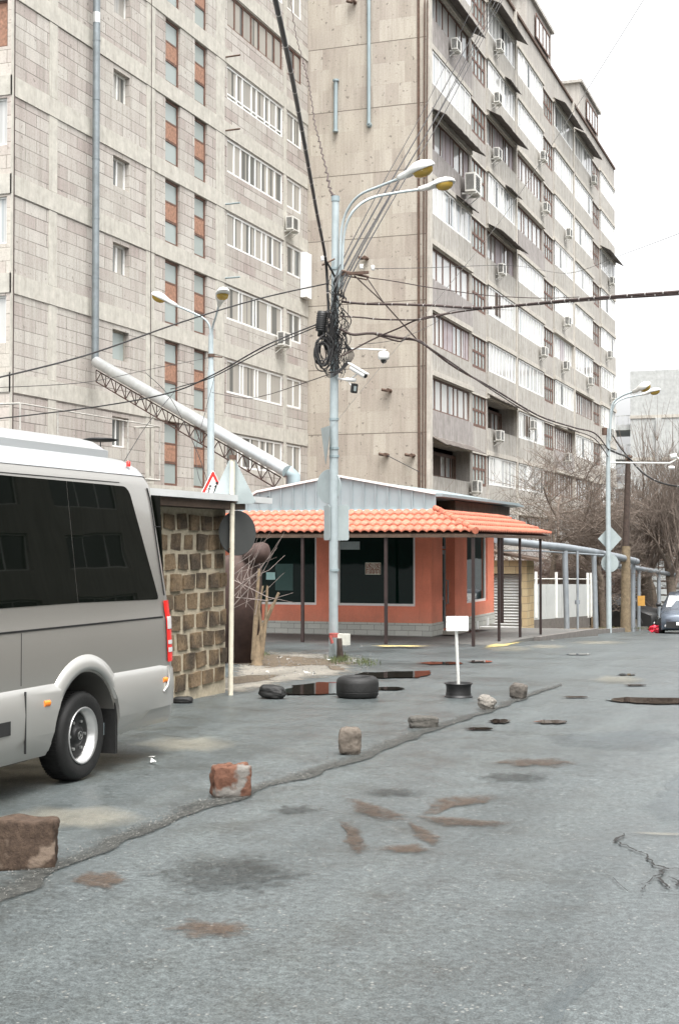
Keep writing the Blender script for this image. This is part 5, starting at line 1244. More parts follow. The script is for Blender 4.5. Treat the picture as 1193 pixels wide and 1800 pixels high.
# signs mounted on the main pole, seen from behind
rv = Vector((cos(TH), sin(TH), 0)); fw = Vector((-sin(TH), cos(TH), 0))
sign_post_disc('round_sign', 'back of a round traffic sign high on the central pole', atD(578, 855, DP + .12), .30, (-fw * .72 - rv * .70), M['signback'])
def plate(name, label, poly, c, nrm, mat, th=.01, cat='road sign', parent=None):
    z_ = Vector((0, 0, 1)); nrm = nrm.normalized(); x_ = z_.cross(nrm).normalized(); Mx = Matrix(((x_.x, 0, nrm.x, c.x), (x_.y, 0, nrm.y, c.y), (x_.z, 1, nrm.z, c.z), (0, 0, 0, 1)))
    m = MB(); m.prism(poly, th, Mx); o = obj(name, m, mat, parent)
    if not parent: tag(o, label, cat)
    return o, Mx
def rpoly(w_, h, r=.04): return rc2(w_, h, r)
def rc2(w_, h, r):
    out = []
    for (cx_, cy_, a) in ((w_/2 - r, -h/2 + r, -90), (w_/2 - r, h/2 - r, 0), (-w_/2 + r, h/2 - r, 90), (-w_/2 + r, -h/2 + r, 180)):
        out += [(cx_ + r * cos(radians(a + 22.5 * i)), cy_ + r * sin(radians(a + 22.5 * i))) for i in range(5)]
    return out
plate('rectangular_sign', 'grey back of a rectangular plate on the central pole, right of the shaft', rpoly(.36, .63), atD(597, 919, DP + .12), -fw * .9 + rv * .45, M['signback'])
plate('rectangular_sign', 'narrow grey edge of a second rectangular plate, left of the central pole shaft', rpoly(.30, .62), atD(575, 919, DP + .05), -fw * .35 - rv * .95, M['signback'])
plate('triangular_sign', 'thin triangular sign seen nearly edge on, on the central pole', [(-.35, .30), (.35, .30), (0, -.36)], atD(573, 780, DP - .1), -fw * .25 - rv * .97, M['signback'])
# cameras on the pole
def cam_bullet(label, A, Bp, r):
    t = thing('security_camera', label, 'security camera', A); d = (Bp - A); m = MB(); m.tube([A, Bp], r, 14); obj('housing', m, M['plast'], t)
    m = MB(); m.tube([Bp - d.normalized() * .01, Bp + d.normalized() * .015], r * .75, 14); obj('lens', m, M['black'], t)
    m = MB(); s_ = d.cross(Vector((0, 0, 1))).normalized() * r * 1.1; up = Vector((0, 0, r * 1.1)); dn = d.normalized() * .05; m.add([A + s_ + up - dn, A - s_ + up - dn, Bp - s_ + up + dn, Bp + s_ + up + dn, A + s_ + up * 1.25 - dn, A - s_ + up * 1.25 - dn, Bp - s_ + up * 1.25 + dn, Bp + s_ + up * 1.25 + dn], [(0,3,2,1),(4,5,6,7),(0,1,5,4),(1,2,6,5),(2,3,7,6),(3,0,4,7)]); obj('sun_shield', m, M['plast'], t); return t
c1 = cam_bullet('white bullet camera angled down on the central pole', atD(617, 646, DP - .25), atD(642, 661, DP - .45), .048)
m = MB(); m.tube([atD(590, 665, DP), atD(612, 668, DP - .2)], .018, 6); m.tube([atD(612, 668, DP - .2), atD(627, 658, DP - .3)], .014, 6); m.tube([atD(608, 667, DP - .2), atD(625, 668, DP - .25)], .035, 8); obj('bracket', m, M['plast'], c1)
c2 = thing('security_camera', 'small dark faced flood camera hanging below the white bullet camera', 'security camera', atD(620, 682, DP - .3))
m = MB(); q = atD(621, 682, DP - .3); q_ = (-fw + rv * .5 - Vector((0, 0, .3))).to_track_quat('Z', 'Y').to_matrix().to_4x4(); Mx = Matrix.Translation(q) @ q_
m.prism(rc2(.11, .17, .02), .06, Mx); obj('housing', m, M['black'], c2); m = MB(); m.prism(rc2(.05, .09, .015), .005, Mx @ Matrix.Translation((0, 0, .062))); obj('lens', m, M['signback'], c2)
m = MB(); m.tube([q, atD(613, 672, DP - .2)], .012, 5); obj('bracket', m, M['plast'], c2)
c3 = thing('security_camera', 'white dome camera at the end of a thin horizontal arm', 'security camera', atD(674, 627, DP - .3))
q = atD(674, 628, DP - .3); m = MB(); m.lathe([(0, .105), (.07, .10), (.095, .075), (.10, .0), (.09, -.04), (.06, -.045)], 20, Matrix.Translation(q)); obj('housing', m, M['plast'], c3)
m = MB(); m.lathe([(.055, -.045), (.05, -.08), (.03, -.105), (0, -.115)], 18, Matrix.Translation(q)); obj('dome', m, M['black'], c3)
m = MB(); m.tube([atD(594, 612, DP), atD(678, 615, DP - .3)], .014, 6); m.tube([atD(674, 615, DP - .3), q + Vector((0, 0, .1))], .012, 6); obj('arm', m, M['plast'], c3)

# lamp behind the shed (left)
DL = 41; lb = base(370, DL)
l2 = thing('street_lamp', 'slim twin headed street lamp behind the shed, against the pale block', 'street lamp', lb)
m = MB(); m.tube([lb, atD(371, 655, DL), atD(371, 650, DL), atD(371, 588, DL)], [.10, .10, .075, .07], 12); obj('pole', m, M['polepaint'], l2)
m = MB(); m.tube([atD(371, 628, DL), atD(371, 622, DL)], .1, 10); m.tube([atD(371, 626, DL), atD(391, 628, DL)], .02, 5); obj('collar', m, M['rust'], l2)
m = MB(); m.tube(curve([atD(370, 600, DL), atD(368, 572, DL), atD(352, 556, DL), atD(309, 537, DL)]), .03, 8); obj('lamp_arm', m, M['polepaint'], l2)
m = MB(); m.tube(curve([atD(372, 600, DL), atD(374, 575, DL), atD(380, 555, DL - .3), atD(385, 535, DL - .6)]), .028, 8); obj('lamp_arm', m, M['polepaint'], l2)
lamp_head(atD(311, 538, DL), atD(266, 516, DL - .2), l2, 1.0, -.3); lamp_head(atD(385, 537, DL - .6), atD(394, 509, DL - 2.4), l2, .48)
# right lamp
DR = 50.2; rbp = base(1069, DR)
l3 = thing('street_lamp', 'pale street lamp pole by the kerb carrying a diamond and a round sign, right', 'street lamp', rbp)
m = MB(); m.tube([rbp, atD(1068, 900, DR), atD(1068, 753, DR)], [.095, .085, .07], 14); obj('pole', m, M['polepaint'], l3)
m = MB(); m.tube(curve([atD(1071, 775, DR - .1), atD(1072, 735, DR - .1), atD(1076, 710, DR - .1), atD(1092, 696, DR - .2), atD(1114, 688, DR - .4)]), .035, 8); obj('lamp_arm', m, M['polepaint'], l3)
m = MB(); m.tube(curve([atD(1072, 775, DR), atD(1073, 740, DR), atD(1079, 712, DR), atD(1096, 700, DR + .2), atD(1130, 693, DR + .4)]), .03, 8); obj('lamp_arm', m, M['polepaint'], l3)
lamp_head(atD(1112, 689, DR - .4), atD(1141, 676, DR - 1.2), l3, 1.0, .7); lamp_head(atD(1127, 694, DR + .4), atD(1160, 685, DR), l3, 1.0, .1)
m = MB(); m.tube([atD(1062, 765, DR), atD(1062, 752, DR)], .1, 8); obj('junction_box', m, M['rust'], l3)
dn_ = -fw
plate('diamond_sign', 'pale grey back of a diamond shaped sign on the right lamp pole', [(0, -.46), (.43, 0), (0, .46), (-.43, 0)], atD(1071, 947, DR + .16), dn_ + rv * .1, M['signback'])
sign_post_disc('round_sign', 'pale grey back of a round sign below the diamond sign', atD(1071, 990, DR + .16), .31, dn_ + rv * .1, M['signback'])
# children crossing sign on the left lamp pole, facing the road
tri = lambda s_: [(-s_/2, -s_*.289), (s_/2, -s_*.289), (0, s_*.577)]
def trir(s_, r=.05):
    P_ = tri(s_); out = []
    for i in range(3):
        a = Vector(P_[i - 1]); b = Vector(P_[i]); c = Vector(P_[(i+1) % 3]); out += [tuple(b + (a-b).normalized() * r), tuple(b + ((a-b).normalized() + (c-b).normalized()) * r * .35), tuple(b + (c-b).normalized() * r)]
    return out
cw = thing('children_warning_sign', 'small red bordered triangular sign with running children above the shed roof', 'road sign', atD(374, 858, 36))
nrm = (-fw * .80 + rv * .62); cc = atD(374, 862, 36)
o_, Mx = plate('sign_plate', '', trir(.92), cc, nrm, M['signwhite'], .01, parent=cw)
def onplate(name, poly, dz, mat, parent=cw):
    m = MB(); m.prism(poly, .002, Mx @ Matrix.Translation((0, 0, dz))); return obj(name, m, mat, parent)
m = MB(); oP, iP = trir(.88), [(x * .70, y * .70) for x, y in trir(.88, .02)]; n = len(oP)
m.add([Mx @ Vector((x, y, .012)) for x, y in oP] + [Mx @ Vector((x, y, .012)) for x, y in iP], [(i, (i+1) % n, n+(i+1) % n, n+i) for i in range(n)]); obj('red_border', m, M['redpaint'], cw)
def kid(ox, oy, s_, fl):
    m = MB(); z = .013
    def q(x, y): return Mx @ Vector((ox + fl * x * s_, oy + y * s_, z))
    m.add([q(.05 + .045 * cos(2*pi*i/10), .30 + .045 * sin(2*pi*i/10)) for i in range(10)], [tuple(range(10))])
    for a, b, w_ in (((.03, .25), (-.03, .08), .045), ((.0, .22), (.10, .16), .02), ((.0, .23), (-.10, .16), .02), ((-.03, .1), (.06, .0), .03), ((.06, .0), (.03, -.10), .022), ((-.03, .1), (-.08, .0), .03), ((-.08, 0), (-.17, -.03), .022)):
        A = Vector(a); B_ = Vector(b); d = (B_ - A).normalized(); nn = Vector((-d.y, d.x)) * w_ / 2; m.add([q(*(A + nn)), q(*(B_ + nn * .8)), q(*(B_ - nn * .8)), q(*(A - nn))], [(0, 1, 2, 3)])
    obj('child_figure', m, M['black'], cw)
kid(.07, -.10, .95, 1); kid(-.12, -.12, .75, 1)
m = MB(); m.tube([cc + fw * .05 + Vector((0, 0, .3)), Vector((cc.x, cc.y + .05, zg(cc.y)))], .03, 8); obj('post', m, M['polepaint'], cw)

# signpost by the shed with the backs of two signs
pp = onG(405.5, 1222); DS = 18.3
sp = thing('sign_post', 'thin rusty cream sign post standing at the corner of the shed', 'post', pp)
m = MB(); m.tube([pp, atD(409, 803, DS)], .032, 12); obj('post', m, plain('cream post paint with rust', (.56,.52,.42), .55, 0, .15, 6, dirt=((.22,.11,.06), .62)), sp)
m = MB(); m.tube([atD(409, 808, DS), atD(409, 800, DS)], .045, 10); m.tube([atD(409, 884, DS), atD(409, 881, DS)], .05, 8); m.tube([atD(407, 963, DS), atD(407, 966, DS)], .045, 8); obj('clamp', m, M['rust'], sp)
m = MB(); c = atD(412, 848, DS + .08); nrm2 = (-fw * .62 + rv * .10)
s_ = .64
o_, _ = plate('triangular_sign', 'pale grey back of a large triangular sign on the thin post by the shed', [(-.33, -.29), (.27, -.29), (.30, -.26), (.0, .31), (-.04, .31)], atD(411, 846, DS + .06), -fw * .96 - rv * .25, M['signback'], .014)
sign_post_disc('round_sign', 'dark back of a round sign tucked below the shed roof corner', atD(417, 937, DS + .12), .285, -fw * .75 + rv * .6, M['signdark'])

# wooden pole
wb = base(1098, 53.5)
wp = thing('utility_pole', 'weathered wooden utility pole with dark upper part near the right lamp', 'utility pole', wb)
m = MB(); m.tube([wb, atD(1099.5, 960, 53.5)], [.20, .155], 10); obj('pole', m, M['polewood'], wp)
m = MB(); m.tube([atD(1099, 962, 53.5), atD(1103, 812, 53.5)], [.125, .095], 10); obj('pole_top', m, M['polewooddark'], wp)
m = MB(); m.tube([atD(1098, 832, 53.5), atD(1108, 832, 53.5)], .05, 6); m.tube([atD(1103, 814, 53.5), atD(1103, 800, 53.5)], .07, 6); m.tube([atD(1100, 806, 53.5), atD(1110, 802, 53.5)], .05, 6); obj('clamp', m, M['rust'], wp)
# second lamp arm reaching in from the right, level boom
wr = thing('traffic_boom', 'thin pale horizontal boom with white fittings between lamp pole and right edge', 'boom', atD(1069, 813, DR))
m = MB(); m.tube([atD(1069, 813, DR), atD(1175, 814, DR)], .028, 6); m.tube(curve([atD(1175, 814, DR), atD(1186, 808, DR), atD(1184, 802, DR), atD(1200, 810, DR)]), .03, 6); obj('arm', m, M['whitedirty'], wr)
m = MB(); m.tube([atD(1177, 803, DR), atD(1188, 801, DR)], .09, 8); obj('fitting', m, M['plast'], wr); m = MB(); m.tube([atD(1174, 822, DR), atD(1184, 822, DR)], .06, 8); obj('fitting', m, M['plast'], wr)

# ------------------------------------------------------------------ cables
def cable(label, pts, r, mat=None, sm=True, n=7, ties=0, twist=0):
    P = [p if isinstance(p, Vector) else atD(*p) for p in pts]; Q = curve(P, n) if sm else P
    m = MB()
    if twist:
        Q2 = curve(P, 16)
        for i, q_ in enumerate(Q2): Q2[i] = q_ + Vector((sin(i * 2.1) * twist, 0, cos(i * 1.7) * twist))
        Q = Q2
    m.tube(Q, r, 6)
    if ties:
        o = thing('cable', label, 'cable', Q[0], 'overhead cables'); obj('strand', m, mat or M['cable'], o)
        acc = 0; L = sum((Q[i+1] - Q[i]).length for i in range(len(Q)-1)); step = L / ties; nxt = step * .5
        for i in range(len(Q) - 1):
            d = (Q[i+1] - Q[i]).length
            while nxt <= acc + d: q_ = Q[i].lerp(Q[i+1], (nxt - acc) / d); dr = (Q[i+1] - Q[i]).normalized(); t = MB(); t.tube([q_ - dr * .008, q_ + dr * .008], r * 1.2, 8); obj('cable_tie', t, M['tie'], o); nxt += step
            acc += d
        return o
    o = obj('cable', m, mat or M['cable']); tag(o, label, 'cable', 'overhead cables'); return o
D = DP - .15
cable('thickest black cable bundle rising from the central pole to the top left', [(578, 560, D), (576, 520, D), (572, 455, D - .3), (556, 370, 22), (530, 225, 17.5), (508, 110, 14.5), (484, 0, 12.6), (470, -60, 11.6)], .026, ties=16)
cable('black cable dropping off the thick bundle beside the pole', [(571, 455, D - .3), (590, 492, D), (588, 520, D), (582, 545, D)], .018)
cable('thin twisted cable zigzagging from the pole top to the left roof', [(588, 349, DP), (580, 330, 28), (566, 268, 36), (553, 215, 42), (545, 160, 48), (536, 120, 50), (520, 60, 55), (509, -10, 58)], .017, M['cablebrown'], twist=.03)
for i, (a, b, y, c_) in enumerate(((600, 478, 866, 'leftmost'), (607, 482, 884, 'second'), (611, 484, 878, 'third'), (616, 486, 892, 'fourth'), (598, 466, 845, 'short upper'))):
    cable(c_ + ' line of the bundle fanning from the pole up to the long block roof', [(a - 8, b + 40, D), (a, b, D), (a + (y - a) * .3, b + (10 - b) * .33 + 8, 38), (a + (y - a) * .65, b + (0 - b) * .66 + 6, 56), (y, -6 - i * 4, 74)], [.019, .016, .016, .014, .011][i], M['cable'])
cable('thick tied cable running right from the pole across the long block', [(600, 530, D), (640, 534, D), (700, 535, D - .5), (760, 537, 24.5), (854, 541, 23), (1017, 526, 21), (1215, 511, 19.5)], .021, M['cablebrown'], ties=26)
cable('lower tied cable leaving the pole to the right then joining the thick one', [(598, 556, D), (635, 558, D), (662, 561, D), (700, 562, 25), (740, 561, 24.5), (800, 549, 23.8), (860, 542, 23), (1017, 529, 21), (1215, 514, 19.5)], .014, M['cablebrown'], ties=20)
cable('reddish thin line parallel under the thick right hand cable', [(854, 543, 23.1), (1017, 527, 21), (1100, 524, 20.5), (1215, 517, 19.5)], .007, M['cablebrown'])
cable('cable climbing from low on the pole to the crossing on the right', [(597, 628, D), (640, 604, D), (667, 591, D), (700, 577, 25), (736, 561, 24.6), (790, 550, 24)], .014, M['cablebrown'])
cable('sagging bundle from the pole past the long block to the right lamp pole', [(598, 578, D), (620, 588, D), (655, 586, D), (700, 594, 25.5), (735, 599, 26), (757, 614, 27), (800, 646, 30), (866, 683, 35), (947, 731, 41), (1010, 752, 46), (1045, 762, 48), (1068, 790, DR - .1)], .024, M['cablebrown'], ties=20)
cable('upper strand of the sagging bundle, reaching the right lamp at a knot', [(655, 586, D), (700, 600, 25.5), (740, 603, 26), (866, 687, 35), (947, 736, 41), (1010, 757, 46), (1045, 772, 48), (1068, 803, DR - .1)], .016, M['cablebrown'])
cable('black cable from the right lamp over the wooden pole to the right edge', [(1068, 790, DR - .1), (1085, 797, 51), (1105, 806, 53.4), (1130, 832, 53), (1165, 850, 52), (1215, 858, 51)], .035, ties=6)
cable('short slack cable between right lamp neck and wooden pole top', [(1076, 765, DR), (1088, 785, 52), (1103, 803, 53.4)], .02)
cable('straight brace cable from the cross arm down to the bundle crossing', [(622, 484, D), (674, 532, D - .1), (735, 600, 26)], .013, M['cablebrown'], False)
cable('short brace cable from the insulator to the crossing', [(645, 489, D), (674, 532, D - .1)], .012, M['cablebrown'], False)
cable('drooping line from the cross arm tip to the right over the long block', [(646, 488, D), (690, 494, 26), (760, 506, 28), (855, 519, 30), (950, 524, 32), (1017, 522, 33)], .010, M['cablebrown'])
cable('fine wire rising to the right from the small white insulator', [(655, 472, D), (740, 471, 30), (900, 467, 36), (1000, 480, 42), (1100, 445, 34), (1215, 402, 26)], .006)
cable('long thin guy wire crossing diagonally from the top right corner to the pole', [(579, 757, DP), (640, 680, DP - 2), (740, 560, DP - 4), (870, 400, 19), (980, 238, 16.5), (1135, -8, 14)], .0032, M['tie'])
cable('upper left black cable sloping from the pole to the left edge', [(577, 498, D), (460, 524, 24), (320, 566, 22), (150, 625, 20), (-20, 668, 18.5)], .012, ties=0)
cable('lower left black cable from the splice box to the left edge', [(557, 570, D), (470, 606, 24.5), (378, 657, 26), (300, 690, 27), (170, 715, 28), (-20, 738, 29)], .013)
cable('second strand of the lower left cable near the slim lamp', [(557, 574, D), (470, 612, 24.6), (376, 662, 26), (330, 676, 27), (300, 684, 27)], .010)
cable('faint wire from the pole camera bracket toward the left lamp', [(578, 658, DP), (520, 678, 27), (470, 694, 31), (430, 700, 35), (373, 690, 40.8)], .008)
cable('faint wire between slim left lamp and the left edge', [(371, 628, 40.8), (260, 650, 36), (150, 672, 30), (-20, 682, 26)], .007)
cable('thin line hanging from the duct down to the shed roof', [(256, 655, 46), (300, 700, 44), (345, 790, 41), (372, 870, 38)], .010)
cable('slack wire sweeping down across the lower left wall', [(306, 690, 42), (260, 745, 40), (225, 800, 38), (205, 835, 37)], .010)
cable('thin wire from the left lamp hanging down to the warning sign', [(378, 660, 40.8), (362, 720, 40), (345, 790, 39), (350, 840, 38), (366, 868, 36)], .008)
cable('loose wire looping between gable brackets', [(630, 606, D), (700, 596, 27), (760, 570, 30), (800, 545, 31), (900, 545, 32)], .005)
cable('fine wire from the gable bracket to the corner pipe', [onY(681, 800, YC) + Vector((0, -.3, 0)), onY(740, 830, YC) + Vector((0, -.3, 0))], .02, sm=False)

# ------------------------------------------------------------------ stones, tyres, rim sign
from mathutils import Euler
def rock(name, label, c, dims, seed, mat, rz=0, sharp=6, rough=.05, tilt=(0, 0), top=0, cat='stone', group='stones lined up along the road edge', sub=16, taper=0):
    m = MB(); a, b, h = dims[0] / 2, dims[1] / 2, dims[2] / 2; n = sub; vid = {}; V = []; Fc = []
    def vert(i, j, k):
        key = (i, j, k)
        if key in vid: return vid[key]
        p = Vector((2*i/n - 1, 2*j/n - 1, 2*k/n - 1)); L = (abs(p.x)**sharp + abs(p.y)**sharp + abs(p.z)**sharp) ** (1/sharp); q = p / L if L > 0 else p
        off = Vector((seed * 7.3, seed * 3.1, seed))
        d = 1 + rough * (noise.noise(q * 1.6 + off) * 1.6 + noise.noise(q * 4.2 + off) * .9 + noise.noise(q * 10 + off) * .45)
        if top: d += top * max(0, q.z) * noise.noise(Vector((q.x * 3, q.y * 3, seed)))
        q = Vector((q.x * d, q.y * d, q.z * (d + (top * 1.4 * noise.noise(Vector((q.x * 2.6, q.y * 1.2, seed))) if q.z > .5 and top else 0))))
        if taper: q.x *= 1 - taper * max(0, q.z); q.y *= 1 - taper * max(0, q.z)
        V.append(Vector((q.x * a, q.y * b, q.z * h))); vid[key] = len(V) - 1; return vid[key]
    for u in range(n):
        for v in range(n):
            for (f_) in ((0, 'x'), (n, 'x'), (0, 'y'), (n, 'y'), (0, 'z'), (n, 'z')):
                s_, ax = f_
                g_ = {'x': lambda p, q_: (s_, p, q_), 'y': lambda p, q_: (p, s_, q_), 'z': lambda p, q_: (p, q_, s_)}[ax]
                ids = [vert(*g_(u, v)), vert(*g_(u+1, v)), vert(*g_(u+1, v+1)), vert(*g_(u, v+1))]
                if (s_ == 0) != (ax == 'y'): ids = ids[::-1]
                Fc.append(tuple(ids))
    R_ = Euler((tilt[0], tilt[1], rz)).to_matrix(); V = [R_ @ v for v in V]; zm = min(v.z for v in V)
    m.add([v + Vector((c.x, c.y, c.z - zm - .012)) for v in V], Fc, True); o = obj(name, m, mat)
    o.data.set_sharp_from_angle(angle=radians(38)); tag(o, label, cat, group); return o
SM = stonemat
q = onG(20, 1535); rock('stone_block', 'big brown concrete block with a pale broken top, at the left edge', q + Vector((-.22, .10, 0)), (.78, .26, .285), 1.3, SM('brown block stone', (.035,.024,.018), (.095,.066,.048), (.17,.13,.10), .62), radians(26), 14, .02, top=.13, sub=24)
q = onG(400, 1403); rock('stone_block', 'broken reddish brick faced block with a grey mortar end', q + Vector((.0, .06, 0)), (.285, .15, .235), 2.1, SM('red brick and mortar', (.08,.038,.026), (.17,.085,.056), (.17,.16,.145), .47), radians(38), 9, .05, (0, .03), top=.12, sub=20)
q = onG(611, 1327); rock('stone', 'upright rounded taupe stone standing alone in mid row', q + Vector((0, .06, 0)), (.20, .17, .24), 3.4, SM('taupe stone', (.075,.062,.05), (.175,.15,.125)), radians(20), 5, .06, (0, .04))
q = onG(741, 1280); rock('stone', 'long low dark grey stone lying flat, fourth from the left', q + Vector((0, .06, 0)), (.30, .17, .13), 4.2, SM('dark grey stone', (.05,.047,.042), (.12,.113,.10)), radians(25), 5, .05)
q = onG(853, 1248); rock('stone', 'smallest pale speckled stone near the rim sign', q + Vector((0, .04, 0)), (.20, .16, .15), 5.7, SM('pale speckled stone', (.11,.10,.09), (.27,.25,.22)), radians(10), 3.2, .12, (.2, .3))
q = onG(909, 1229); rock('stone', 'blunt dark stone farthest along the row', q + Vector((0, .05, 0)), (.20, .16, .185), 6.1, SM('blunt brown grey stone', (.06,.054,.046), (.14,.125,.11)), radians(-12), 5, .07, (.05, .15))
q = onG(322, 1236); rock('rubble_lump', 'small dark rubber lump at the foot of the block shed', q, (.24, .12, .09), 7.7, M['tyre'], radians(20), 3, .06, group='lumps', cat='rubble')
q = onG(474, 1229)
tl_ = rock('rubber_lump', 'small crumpled black tyre scrap left of the puddle', q + Vector((0, .08, 0)), (.33, .22, .17), 8.8, M['tyre'], radians(8), 3.5, .08, (0, .12), group='lumps', cat='rubber scrap', taper=.1)
q = onG(617, 1229)
ty = thing('old_tyre', 'large worn black tyre lying flat beside the puddle', 'tyre', q + Vector((0, .25, 0)))
m = MB(); Mx = Matrix.Translation((q.x, q.y + .24, q.z)); m.lathe([(.15, .03), (.17, .0), (.235, .0), (.262, .03), (.268, .10), (.268, .18), (.258, .225), (.235, .25), (.20, .265), (.165, .255), (.15, .22), (.19, .18), (.20, .1), (.15, .03)], 40, Mx)
for z in (.07, .12, .17): m.lathe([(.268, z), (.262, z + .006), (.268, z + .012)], 40, Mx)
obj('tread', m, M['tyre'], ty)
q = onG(801, 1227) + Vector((0, .12, 0))
rs_ = thing('rim_sign', 'small blank white board on a post planted in a black wheel rim', 'sign', q)
m = MB(); m.lathe([(.178, 0), (.18, .012), (.16, .02), (.162, .04), (.156, .06), (.156, .13), (.162, .145), (.16, .16), (.182, .168), (.182, .18), (.155, .178), (.14, .12), (0, .12)], 36, Matrix.Translation(q)); obj('wheel_rim', m, M['rimdark'], rs_)
dz_ = 18.0; m = MB(); m.tube([q + Vector((0, 0, .11)), atD(801, 1100, dz_)], .02, 10); obj('post', m, M['whitedirty'], rs_)
plate('board', '', rc2(.285, .185, .012), atD(803, 1096, dz_ - .03), -fw + rv * .15, M['whitesign'], .012, parent=rs_)
# bundle of rags, red bag, scraps
q = onG(975, 1118); rock('rubbish_heap', 'dark flattened heap of rags at the kerb beyond the shop', q + Vector((-.2, .6, .0)), (1.1, .5, .12), 9.9, M['black'], .2, 2.6, .25, group=None, cat='rubbish')
q = base(1152, 51.5); rock('plastic_bag', 'crumpled bright red plastic bag by the kerb next to the car', q, (.5, .3, .24), 10.4, M['redbag'], 0, 2.4, .3, group=None, cat='bag')
q = atD(1126, 1055, 56.6); m = MB(); m.box(q + Vector((-.12, -.12, -.22)), q + Vector((.16, -.10, .18))); o = obj('small_notice', m, M['amber2']); tag(o, 'small ochre notice board strapped to a pipe leg', 'sign')
q = base(1043, 51.3); m = MB(); m.tube([q + Vector((0, 0, 0)), q + Vector((0, 0, .55))], .12, 8); o = obj('cut_stump', m, M['stump']); tag(o, 'short cut tree stump beside the right lamp pole', 'stump')
# grass, gravel, litter
def scatter(name, label, n, fn_, mat, cat, seed=1):
    r_ = random.Random(seed); m = MB()
    for i in range(n): fn_(m, r_)
    o = obj(name, m, mat); o['kind'] = 'stuff'; o['label'] = label; o['category'] = cat; return o
def peb(m, p, s_, r_):
    vs = []; 
    for d in ((1,0,0),(-1,0,0),(0,1,0),(0,-1,0),(0,0,1)): vs.append(p + Vector(d) * s_ * r_.uniform(.6, 1.2))
    m.add(vs, [(0,2,4),(2,1,4),(1,3,4),(3,0,4)])
def seampeb(m, r_):
    i = r_.randrange(len(seam) - 1); t = r_.random(); u = r_.gauss(.5, .28); a = seam[i]; b = seam[i+1]
    x = (a[0] + (b[0]-a[0]) * t) * (1-u) + (a[2] + (b[2]-a[2]) * t) * u; y = (a[1] + (b[1]-a[1]) * t) * (1-u) + (a[3] + (b[3]-a[3]) * t) * u
    p = onG(x, y); p.z += .010; peb(m, p, r_.uniform(.002, .007), r_)
scatter('gravel', 'loose gravel crumbs along the broken asphalt seam', 1500, seampeb, M['pebble'], 'gravel', 2)
def dirtpeb(m, r_): p = onG(r_.uniform(400, 660), r_.gauss(1165, 14)); p.z += .010; peb(m, p, r_.uniform(.006, .02), r_)
scatter('gravel', 'crumbs of rubble on the dirt strip by the pole', 260, dirtpeb, M['pebble'], 'gravel', 3)
def roadpeb(m, r_): p = onG(r_.uniform(0, 1193), 1240 + 560 * r_.random() ** 1.3); p.z += .006; peb(m, p, r_.uniform(.0015, .004), r_)
scatter('gravel', 'tiny loose grit over the open road', 900, roadpeb, M['pebble'], 'gravel', 4)
def scrap(m, r_):
    px, py = r_.choice([(455, 1160), (488, 1158), (577, 1160), (625, 1163), (470, 1184), (530, 1186), (545, 1186), (272, 1345), (500, 1163), (975, 1128), (1125, 1113), (1140, 1113)])
    p = onG(px + r_.uniform(-9, 9), py + r_.uniform(-3, 3)); p.z += .018; s_ = r_.uniform(.02, .05)
    m.add([p + Vector((r_.uniform(-s_, s_), r_.uniform(-s_, s_), r_.uniform(0, s_))) for _ in range(4)], [(0, 1, 2, 3)]); m.add([p + Vector((r_.uniform(-s_, s_), r_.uniform(-s_, s_), r_.uniform(0, s_))) for _ in range(3)], [(0, 1, 2)])
scatter('litter', 'pale paper and plastic scraps along the dirt strip', 34, scrap, M['litter'], 'litter', 5)
def blade(m, r_):
    c_ = r_.choice([(592, 1162, 14), (602, 1160, 10), (455, 1152, 16), (640, 1166, 20), (1060, 1106, 20), (1120, 1102, 25)])
    p = onG(c_[0] + r_.gauss(0, c_[2] * .6), c_[1] + r_.gauss(0, 2.5)) if c_[0] < 1000 else base(c_[0] + r_.gauss(0, 20), 54 + r_.random() * 4) + Vector((0, 0, .1)); h = r_.uniform(.04, .12); d = Vector((r_.uniform(-.04, .04), r_.uniform(-.04, .04), h)); m.add([p + Vector((-.006, 0, 0)), p + Vector((.006, 0, 0)), p + d], [(0, 1, 2)])
scatter('grass', 'sparse green tufts at the pole foot and verge', 700, blade, M['grass'], 'grass', 6)

